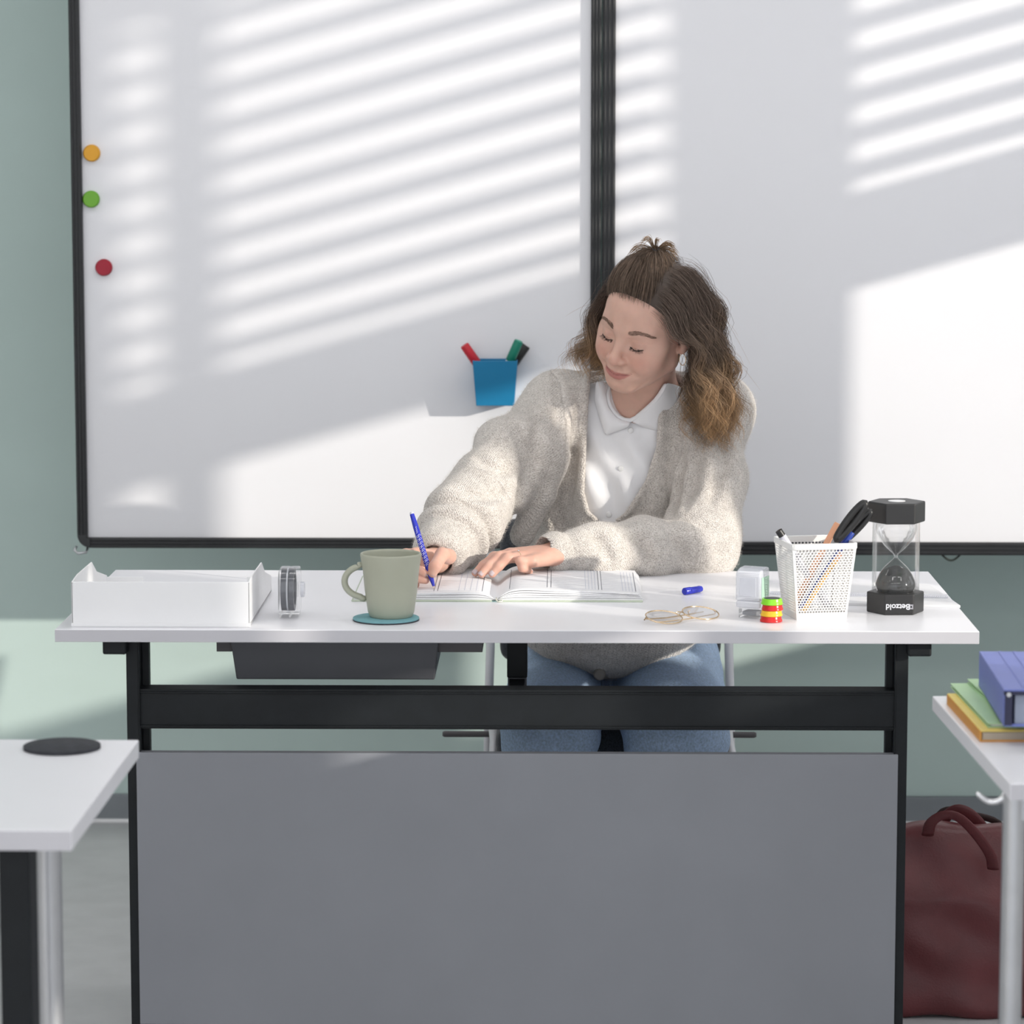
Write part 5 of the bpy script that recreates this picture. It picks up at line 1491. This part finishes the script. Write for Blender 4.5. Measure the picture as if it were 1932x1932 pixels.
# mohair halo
def fuzz(n):
    tri = CV[CQ[:, :3]]; ar = np.linalg.norm(np.cross(tri[:, 1]-tri[:, 0], tri[:, 2]-tri[:, 0]), axis=1)
    nr = np.cross(tri[:, 1]-tri[:, 0], tri[:, 2]-tri[:, 0]); nr /= np.linalg.norm(nr, axis=1)[:, None]+1e-12
    i = RNG.choice(len(CQ), n, p=ar/ar.sum())
    b = RNG.random((n, 2)); fl = b.sum(1) > 1; b[fl] = 1-b[fl]
    r = tri[i, 0] + b[:, :1]*(tri[i, 1]-tri[i, 0]) + b[:, 1:]*(tri[i, 2]-tri[i, 0])
    N = nr[i]
    rd = RNG.normal(size=(n, 3)); tg = rd - N*(rd*N).sum(1)[:, None]; tg /= np.linalg.norm(tg, axis=1)[:, None]
    L_ = RNG.uniform(.003, .0095, n)[:, None]
    p1 = r + N*L_*.45 + tg*L_*.35; p2 = r + N*L_*RNG.uniform(.35, .75, (n, 1)) + tg*L_*.95
    s_ = np.cross(tg, N)*.00011
    P = np.stack([r-s_, r+s_, p1-s_*.8, p1+s_*.8, p2], 1).reshape(-1, 3)
    o5 = np.arange(n)[:, None]*5
    F = np.concatenate([o5+A([[0, 1, 3]]), o5+A([[0, 3, 2]]), o5+A([[2, 3, 4]])])
    o = link('wool_fuzz', np_mesh('wool_fuzz', P, F), 'fuzz'); o['kind'] = 'stuff'
    wparent(o, card)
fuzz(60000)

# ------------------------------------------------------------------ jeans, shoes
HR, HL = A((.075, .97, .535)), A((.255, .97, .535))
KR, KL = A((.050, .535, .500)), A((.264, .535, .500))
FR, FL = A((.055, .60, .085)), A((.265, .62, .085))
def jeans_fn(p):
    d = ell(p, (.165, .975, .565), (.185, .13, .115))
    d = smin(d, chain(p, [HR, KR], [.098, .083], .02), .03)
    dl = chain(p, [HL, KL], [.108, .090], .02)
    d = smin(d, dl, .012)
    sh = np.minimum(chain(p, [KR, FR], [.078, .050], .03), chain(p, [KL, FL], [.082, .050], .03))
    d = smin(d, sh, .02)
    x, y, z = p[:, 0], p[:, 1], p[:, 2]
    d = d - .0022*np.sin(y*55+x*30+z*20)*np.exp(-((y-.85)/.12)**2) - .002*np.sin(x*60+z*90)*np.exp(-((z-.50)/.1)**2)*(y < .56)
    return smax(d, .085-z, .004)
v, q = surf_nets(jeans_fn, (-.10, .40, .07), (.42, 1.13, .72), .0058)
jeans = wparent(link('jeans', np_mesh('jeans', relax(v, q, 2, .4), q), 'denim'), person)
sm = MB()
def jfront(x, z):
    f = front_y(jeans_fn, x, z, .38, .9); return f
for xs_ in (.139, .160):
    pts = []
    for z in np.linspace(.58, .30, 15):
        f = jfront(xs_ + (.006 if xs_ < .15 else -.004)*0, z)
        if f: pts.append((xs_, f-.0004, z))
    if len(pts) > 2: sm.tube(pts, .0014, 5)
wparent(sm.build('seam', 'denim_seam', smooth='all'), jeans)
for F_ in (FR, FL):
    def shoe_fn(p, F_=F_):
        d = smin(ell(p, (F_[0], F_[1]-.055, .045), (.043, .115, .040)), ell(p, (F_[0], F_[1]+.02, .060), (.040, .055, .055)), .03)
        return smax(d, .004-p[:, 2], .004)
    v, q = surf_nets(shoe_fn, (F_[0]-.07, F_[1]-.2, -.01), (F_[0]+.07, F_[1]+.1, .14), .006)
    wparent(link('shoe', np_mesh('shoe', relax(v, q, 2), q), 'shoe'), person)

# ------------------------------------------------------------------ hair
def zline(y):   # hairline height over the side of the head, by depth
    return np.interp(y, [-.10, -.080, -.068, -.056, -.040, -.018, -.004, .012, .035, .06, .10], [.080, .075, .070, .056, .034, .012, .014, .020, -.012, -.045, -.055])
def head_nf(p): return head_local(p, ears=False)
def cap_fn(pw):
    p = ((pw-HEAD_O.astype(np.float32)) @ HM.astype(np.float32))/HS
    m = (zline(p[:, 1]) + .008*np.clip((-.01-p[:, 1])/.03, 0, 1) - p[:, 2]).astype(np.float32)
    d = head_local(p, ears=False) - .0045*np.clip(-m/.03, 0, 1) + .0008
    return smax(d, m, .004)*HS
v, q = surf_nets(cap_fn, hc-A((.13, .14, .15)), hc+A((.13, .15, .16)), .0032)
v = relax(v, q, 2)
hair = thing('x', '', '') if False else None
ROOTC = A((.20, .147, .118)); MIDC = A((.275, .19, .13)); TIPC = A((.56, .35, .175))
hair_cap = wparent(link('hair', np_mesh('hair', v, q, np.tile(ROOTC*.5, (len(v), 1))), 'hair'), person)
hair_cap['label'] = 'wavy brown shoulder-length hair with golden ends, half tied up'
TIE = A((-.022, .036, .130)); 
# scalp roots
N0 = 12000
dirs = RNG.normal(size=(N0, 3)); dirs /= np.linalg.norm(dirs, axis=1)[:, None]
R0, G0 = to_head(A((0, .012, .03)) + dirs*.10, 7, 0.0, head_nf)
keep = R0[:, 2] > zline(R0[:, 1])+.001
R0, G0 = R0[keep], G0[keep]
PARTX = .026
is_top = (R0[:, 1] < .050) & (R0[:, 2] > .044) & (R0[:, 0] < PARTX - np.clip(R0[:, 1], -.1, .05)*.20) & (R0[:, 0] > -.058)
STR = []   # list of (points Nx3 world, tint Nx3, radius)
GRAV = A((0, 0, -1.0))
def body_push(p, off):
    e = 1e-3
    def f(x): return np.minimum(smin(torso(x, 0.0), yoke(x, 0.0), .05), np.minimum(sleeve_l(x), sleeve_r(x)))
    d = f(p); m = d < off
    if m.any():
        x = p[m]; g = np.stack([f(x+A(u, np.float32)*e)-f(x-A(u, np.float32)*e) for u in ((1, 0, 0), (0, 1, 0), (0, 0, 1))], 1)
        g /= np.linalg.norm(g, axis=1)[:, None]+1e-9
        p = p.copy(); p[m] = x + g*(off-d[m])[:, None]
    return p
# --- loose hair, grown as guides that fall under their own weight
gi = np.where(~is_top)[0]; gi = gi[~((R0[gi][:, 1] < -.01) & (R0[gi][:, 2] < zline(R0[gi][:, 1])+.008))]; gi = RNG.permutation(gi)[:1400]
g0 = R0[gi]; ng = len(gi)
side = np.where(g0[:, 0] > PARTX*.6, 1.0, -1.0)
off = np.where(side > 0, RNG.uniform(.007, .034, ng), RNG.uniform(.006, .030, ng))
P = g0.copy().astype(np.float32)
dv = np.stack([side*.75, .35+0*side, -.45+0*side], 1)
dv = dv - G0[gi]*(dv*G0[gi]).sum(1)[:, None]; dv /= np.linalg.norm(dv, axis=1)[:, None]
P = P + (G0[gi]*.003).astype(np.float32)
W = h2w(P); DW_ = dv @ HM.T
zend = np.where(side > 0, RNG.uniform(.93, 1.035, ng), RNG.uniform(1.05, 1.12, ng))
latx = np.where(side > 0, RNG.uniform(-.12, .34, ng), RNG.uniform(-.46, -.06, ng))
step = .0085; paths = [W.copy()]; alive = np.ones(ng, bool)
for it in range(46):
    grow = it/46
    local = w2h(W).astype(np.float32)
    dh = head_nf(local)*HS
    free = np.clip((dh-.012)/.03, 0, 1)[:, None]
    sp_out = np.stack([latx, -.02+0*side, 0*side], 1)
    DW_ = DW_*(.80-.1*free) + (GRAV + sp_out)*(.16+.16*free); DW_ /= np.linalg.norm(DW_, axis=1)[:, None]
    Wn = W + DW_*step
    local = w2h(Wn).astype(np.float32)
    fn_ = lambda x: head_local(x, ears=False)
    dh = fn_(local); tgt = np.maximum(.006, off*(.35+.65*min(1, it/7)))
    m = dh < tgt
    if m.any():
        pp, gg = to_head(local[m], 1, 0, fn_)
        d_ = fn_(local[m]); loc = local[m] + gg*(tgt[m]-d_)[:, None]
        Wn[m] = h2w(loc)
    Wn = body_push(Wn.astype(np.float32), .004)
    # keep the face clear
    loc = w2h(Wn); face = (loc[:, 1] < -.030) & (np.abs(loc[:, 0]) < .066) & (loc[:, 2] < .03)
    if face.any():
        loc[face, 0] = np.sign(loc[face, 0]+1e-6)*np.maximum(np.abs(loc[face, 0]), .066); loc[face, 1] += .006
        Wn[face] = h2w(loc[face])
    # her left side is tucked behind the ear
    loc = w2h(Wn); tuck = (side > 0) & (loc[:, 2] < .030) & (loc[:, 2] > -.075) & (loc[:, 1] < .037) & (loc[:, 0] > .03) & (loc[:, 0] < .115)
    if tuck.any():
        loc[tuck, 1] += np.minimum(.008, .037-loc[tuck, 1]); Wn[tuck] = h2w(loc[tuck])
    DW_ = .5*DW_ + .5*(Wn-W)/(np.linalg.norm(Wn-W, axis=1)[:, None]+1e-9)
    alive &= Wn[:, 2] > zend
    W = np.where(alive[:, None], Wn, W)
    paths.append(W.copy())
paths = np.stack(paths, 1)      # ng x T x 3
def resample(path, n):
    s = np.concatenate([[0], np.cumsum(np.linalg.norm(np.diff(path, axis=0), axis=1))])
    if s[-1] < .02: return None, 0
    t = np.linspace(0, s[-1], n)
    return np.stack([np.interp(t, s, path[:, k]) for k in range(3)], 1), s[-1]
NP = 22
GP = [resample(paths[i], NP) for i in range(ng)]
okg = [i for i in range(ng) if GP[i][0] is not None]
seeds_ = []
for sg in (1.0, -1.0):
    c_ = [i for i in okg if side[i] == sg]; seeds_ += c_[:(80 if sg > 0 else 55)]
seeds_ = np.array(seeds_)
clump = {}
for i in okg:
    m_ = seeds_[side[seeds_] == side[i]]
    clump[i] = int(m_[np.argmin(((g0[m_]-g0[i])**2).sum(1) + .15*(off[m_]-off[i])**2)])
for i in range(ng):
    gpath, L_ = GP[i]
    if gpath is None: continue
    cp_, Lc_ = GP[clump[i]]
    bl_ = (np.clip(np.linspace(0, 1, NP)*1.5-.15, 0, 1)**1.2)[:, None]*.55
    gpath = gpath*(1-bl_) + cp_*bl_
    T_ = np.gradient(gpath, axis=0); T_ /= np.linalg.norm(T_, axis=1)[:, None]+1e-9
    u = np.cross(T_, A((0, 1, .15))); u /= np.linalg.norm(u, axis=1)[:, None]+1e-9; w_ = np.cross(T_, u)
    s = np.linspace(0, 1, NP); sl = s*L_
    r_ = g0[clump[i]]; hsh = math.sin(r_[0]*61+r_[2]*47)+math.sin(r_[1]*53+r_[2]*38+1.7)+.6*math.sin(r_[0]*37-r_[1]*71+.6)
    lam = .098+.016*math.sin(hsh*2.1); ph = hsh*3.1 + random.gauss(0, .12)
    amp = (.0165*np.clip((sl-.035)/.10, 0, 1))*(.95+.35*math.sin(hsh*3.3))
    for k in range(8):
        ph2 = ph+random.gauss(0, .14)
        spread = .0026*(1-.45*s) + .0009 + .0016*np.clip(1-s*5, 0, 1)
        if k > 6: spread = spread*2.4
        o1, o2 = random.gauss(0, 1), random.gauss(0, 1)
        q = gpath + u*((o1*spread + amp*np.sin(2*PI*sl/lam+ph2))[:, None]) + w_*((o2*spread*.6 + .7*amp*np.cos(2*PI*sl/lam*.9+ph2))[:, None])
        cut = random.uniform(.80, 1.0); n2 = max(8, int(NP*cut)); q = q[:n2]
        ss = s[:n2]
        f1 = np.clip((ss-.25)/.35, 0, 1)[:, None]; f2 = np.clip((ss-.52)/.42, 0, 1)[:, None]*random.uniform(.55, 1.1)
        col = (ROOTC*(1-f1)+MIDC*f1)*(1-f2) + TIPC*f2
        col = col*random.choice((.6, .8, 1.0, 1.0, 1.25, 1.6))*random.uniform(.85, 1.15)
        STR.append((q, col, .00024))
# --- top section combed back into the tie
ti = RNG.permutation(np.where(is_top)[0])[:2600]
n = 18; tt = np.linspace(0, 1, n)
RT_ = R0[ti] + np.stack([RNG.normal(0, .002, len(ti)), RNG.normal(-.001, .002, len(ti)), np.abs(RNG.normal(0, .0015, len(ti)))], 1)
base_all = RT_[:, None, :]*(1-tt)[None, :, None] + TIE[None, None]*tt[None, :, None]
pp, gg = to_head(base_all.reshape(-1, 3), 5, 0.0, head_nf)
pp = pp.reshape(-1, n, 3); gg = gg.reshape(-1, n, 3); t = tt[:, None]
for j in range(len(ti)):
    lift = .001 + .005*np.clip(t*6, 0, 1) + .016*np.sin(PI*np.clip(t*1.05, 0, 1))**1.2*random.uniform(.45, 1.1)
    cur = pp[j] + gg[j]*lift*np.clip(1-((t-.75)/.25).clip(0, 1)**2, 0, 1)
    w_ = np.clip((t-.62)/.38, 0, 1)**1.5
    cur = cur*(1-w_) + TIE*w_
    cur += A([random.gauss(0, .0012) for _ in range(3)])*np.sin(PI*t)*2
    W_ = h2w(cur)
    for k in range(2):
        jit = A([random.gauss(0, .0016) for _ in range(3)])*(1-.7*t)
        f_ = random.choice((.55, .8, 1.0, 1.2, 1.6))*random.uniform(.85, 1.15)
        STR.append((W_+jit, np.tile((ROOTC*.55+MIDC*.45)*f_, (n, 1)), .00025))
# --- the small knot above the tie: loose loops
tw = h2w(TIE); up = HM @ A((0, -.15, 1.0)); up /= np.linalg.norm(up)
for lp_, (dx, dz, cnt, ln) in enumerate((((-.55), .9, 34, .050), (.75, .55, 34, .046), (.05, 1.1, 26, .038), (-.95, .25, 36, .060), (.45, .1, 26, .05), (.95, .15, 22, .045))):
    for k in range(cnt):
        n = 16; t = np.linspace(0, 1, n)
        d1 = A((dx+random.gauss(0, .10), random.gauss(-.1, .15), dz+random.gauss(0, .12))); d1 /= np.linalg.norm(d1)
        cu = random.uniform(1.0, 2.0)
        a1 = up*1.0
        P_ = tw + up*.006*t[:, None] + (d1*ln)[None]*(t*(1-.25*t))[:, None] + A((np.sign(dx)*.2, -.1, -1.0))[None]*(ln*.62*cu*np.clip(t-.35, 0, 1)**2)[:, None]
        P_ += A([random.gauss(0, .0012) for _ in range(3)])
        c_ = (MIDC*(1-t[:, None]) + TIPC*t[:, None]*.8)*random.uniform(.8, 1.2)
        STR.append((P_, c_, .00026))
# --- fly-aways round the outline
for k in range(150):
    i = random.randrange(ng)
    gp, L_ = resample(paths[i], 20)
    if gp is None: continue
    a_ = random.randrange(4, 15); p0 = gp[a_]
    o_ = p0 - (HEAD_O+A((0, .02, -.02))); o_[2] *= .2; o_ /= np.linalg.norm(o_)
    t = np.linspace(0, 1, 10)[:, None]; ln = random.uniform(.02, .05)
    d2 = o_*.9 + A([random.gauss(0, .5), 0, random.gauss(-.3, .5)])
    P_ = p0 + d2*ln*t + A((0, 0, -1))*ln*.8*t**2 + A((random.gauss(0, .5), 0, .3))*ln*np.sin(t*5)*.15
    STR.append((P_, np.tile(MIDC*1.5+TIPC*.2, (10, 1)), .00018))
def strands_mesh(S):
    Vs, Fs, Cs = [], [], []; o = 0
    ang3 = [0, 2*PI/3, 4*PI/3]
    for P_, c_, r in S:
        n = len(P_)
        T_ = np.gradient(P_, axis=0); T_ /= np.linalg.norm(T_, axis=1)[:, None]+1e-9
        u = np.cross(T_, A((.31, .77, .55))); u /= np.linalg.norm(u, axis=1)[:, None]+1e-9; w_ = np.cross(T_, u)
        rr = r*np.clip(np.minimum(np.minimum(1, (1-np.linspace(0, 1, n))*4+.25), np.linspace(0, 1, n)*7+.3), 0, 1)[:, None]
        Vs.append(np.stack([P_ + (u*math.cos(a)+w_*math.sin(a))*rr for a in ang3], 1).reshape(-1, 3)); Cs.append(np.repeat(c_, 3, 0))
        k = np.arange(n-1)[:, None]*3
        Fs.append(np.concatenate([k+A([[j, (j+1) % 3, 3+(j+1) % 3, 3+j]]) for j in range(3)])+o); o += n*3
    return np.concatenate(Vs), np.concatenate(Fs), np.concatenate(Cs)
v, q, t_ = strands_mesh(STR)
hs = wparent(link('hair_strands', np_mesh('hair_strands', v, q, t_), 'hair'), hair_cap); hs['kind'] = 'stuff'
# hair tie
cc_ = tw; ax_ = up; u = np.cross(ax_, (1, 0, 0)); u /= np.linalg.norm(u); w_ = np.cross(ax_, u)
wparent(MB().tube([cc_ + (u*math.cos(a)+w_*math.sin(a))*.0062 + ax_*.001*math.sin(3*a) for a in np.linspace(0, 2*PI, 24, endpoint=False)], .0028, 8, closed=True).build('hair_tie', 'hair_tie', smooth='all'), person)
wparent(MB().tube([cc_ + (u*math.cos(a)+w_*math.sin(a))*.0058 + ax_*(.004+.001*math.sin(3*a+1)) for a in np.linspace(0, 2*PI, 24, endpoint=False)], .0024, 8, closed=True).build('hair_tie', 'hair_tie', smooth='all'), person)
# hoop earring with small drop on the visible ear
le = h2w((.0745, .0115, -.0345))
wparent(MB().tube([le + A((.0055*math.sin(a), -.003*math.sin(a), -.0100+.0100*math.cos(a))) for a in np.linspace(0, 2*PI, 30, endpoint=False)], .00075, 8, closed=True).build('hoop_earring', 'gold', smooth='all'), person)
le = h2w((-.0745, .0115, -.0345))
wparent(MB().tube([le + A((-.0055*math.sin(a), -.003*math.sin(a), -.0100+.0100*math.cos(a))) for a in np.linspace(0, 2*PI, 30, endpoint=False)], .00075, 8, closed=True).build('hoop_earring', 'gold', smooth='all'), person)

# ================================================================== leather bag on the floor
BG = A((PY(1806, 1600, .62)[0], .62, 0)); bw_ = .135; bhh = PY(1790, 1530, .62)[2]
bag = thing('leather_bag', 'dark red leather handbag on the floor beside the desk', 'handbag', tuple(BG))
def bag_fn(p):
    x, y, z = p[:, 0]-BG[0], p[:, 1]-BG[1], p[:, 2]
    hw = bw_ + .02*(1-z/bhh); hd = np.interp(z, [0, bhh*.6, bhh], [.075, .065, .012])
    q = np.stack([np.abs(x)-hw+.03, (np.abs(y)-hd+.012)*1.0, np.abs(z-(bhh-.02)/2)-(bhh-.02)/2+.018 + .35*np.clip(np.abs(x)-.05, 0, 1)**1.4*(z > .1)], 1)
    d = np.sqrt((np.maximum(q, 0)**2).sum(1)) + np.minimum(q.max(1), 0) - .018
    return (d - .003*np.sin(x*45+z*30) - .002*np.sin(z*70+x*20))*.8
v, q = surf_nets(bag_fn, BG-A((.2, .13, .02)), BG+A((.2, .13, bhh+.04)), .005)
wparent(link('bag_body', np_mesh('bag_body', relax(v, q, 3), q), 'leather'), bag)
def strap(pts, wd, nm, m_='leather'):
    c = np.array(pts); n = 22
    t = np.linspace(0, len(c)-1, n); i = np.minimum(t.astype(int), len(c)-2)
    # smooth Catmull-Rom
    ce = np.vstack([2*c[0]-c[1], c, 2*c[-1]-c[-2]]); f = (t-i)[:, None]
    a0, a1, a2, a3 = ce[i], ce[i+1], ce[i+2], ce[i+3]
    s_ = .5*((2*a1)+(-a0+a2)*f+(2*a0-5*a1+4*a2-a3)*f**2+(-a0+3*a1-3*a2+a3)*f**3)
    wparent(MB().tube(s_, wd, 12, flat=.26, up=(0, 1, 0)).build(nm, m_, smooth='all'), bag)
strap([PY(1750, 1576, .545), PY(1757, 1552, .525), PY(1780, 1538, .515), PY(1808, 1542, .512), PY(1840, 1572, .515), PY(1868, 1612, .525), PY(1874, 1640, .535)], .0105, 'handle')
strap([PY(1772, 1560, .66), PY(1790, 1536, .655), PY(1812, 1528, .65), PY(1840, 1545, .65), PY(1872, 1590, .65), PY(1885, 1625, .66)], .0105, 'handle')
strap([PY(1752, 1575, .70), PY(1780, 1530, .70), PY(1830, 1536, .70), PY(1890, 1560, .70), PY(1900, 1640, .70)], .006, 'shoulder_strap', 'leather_dark')
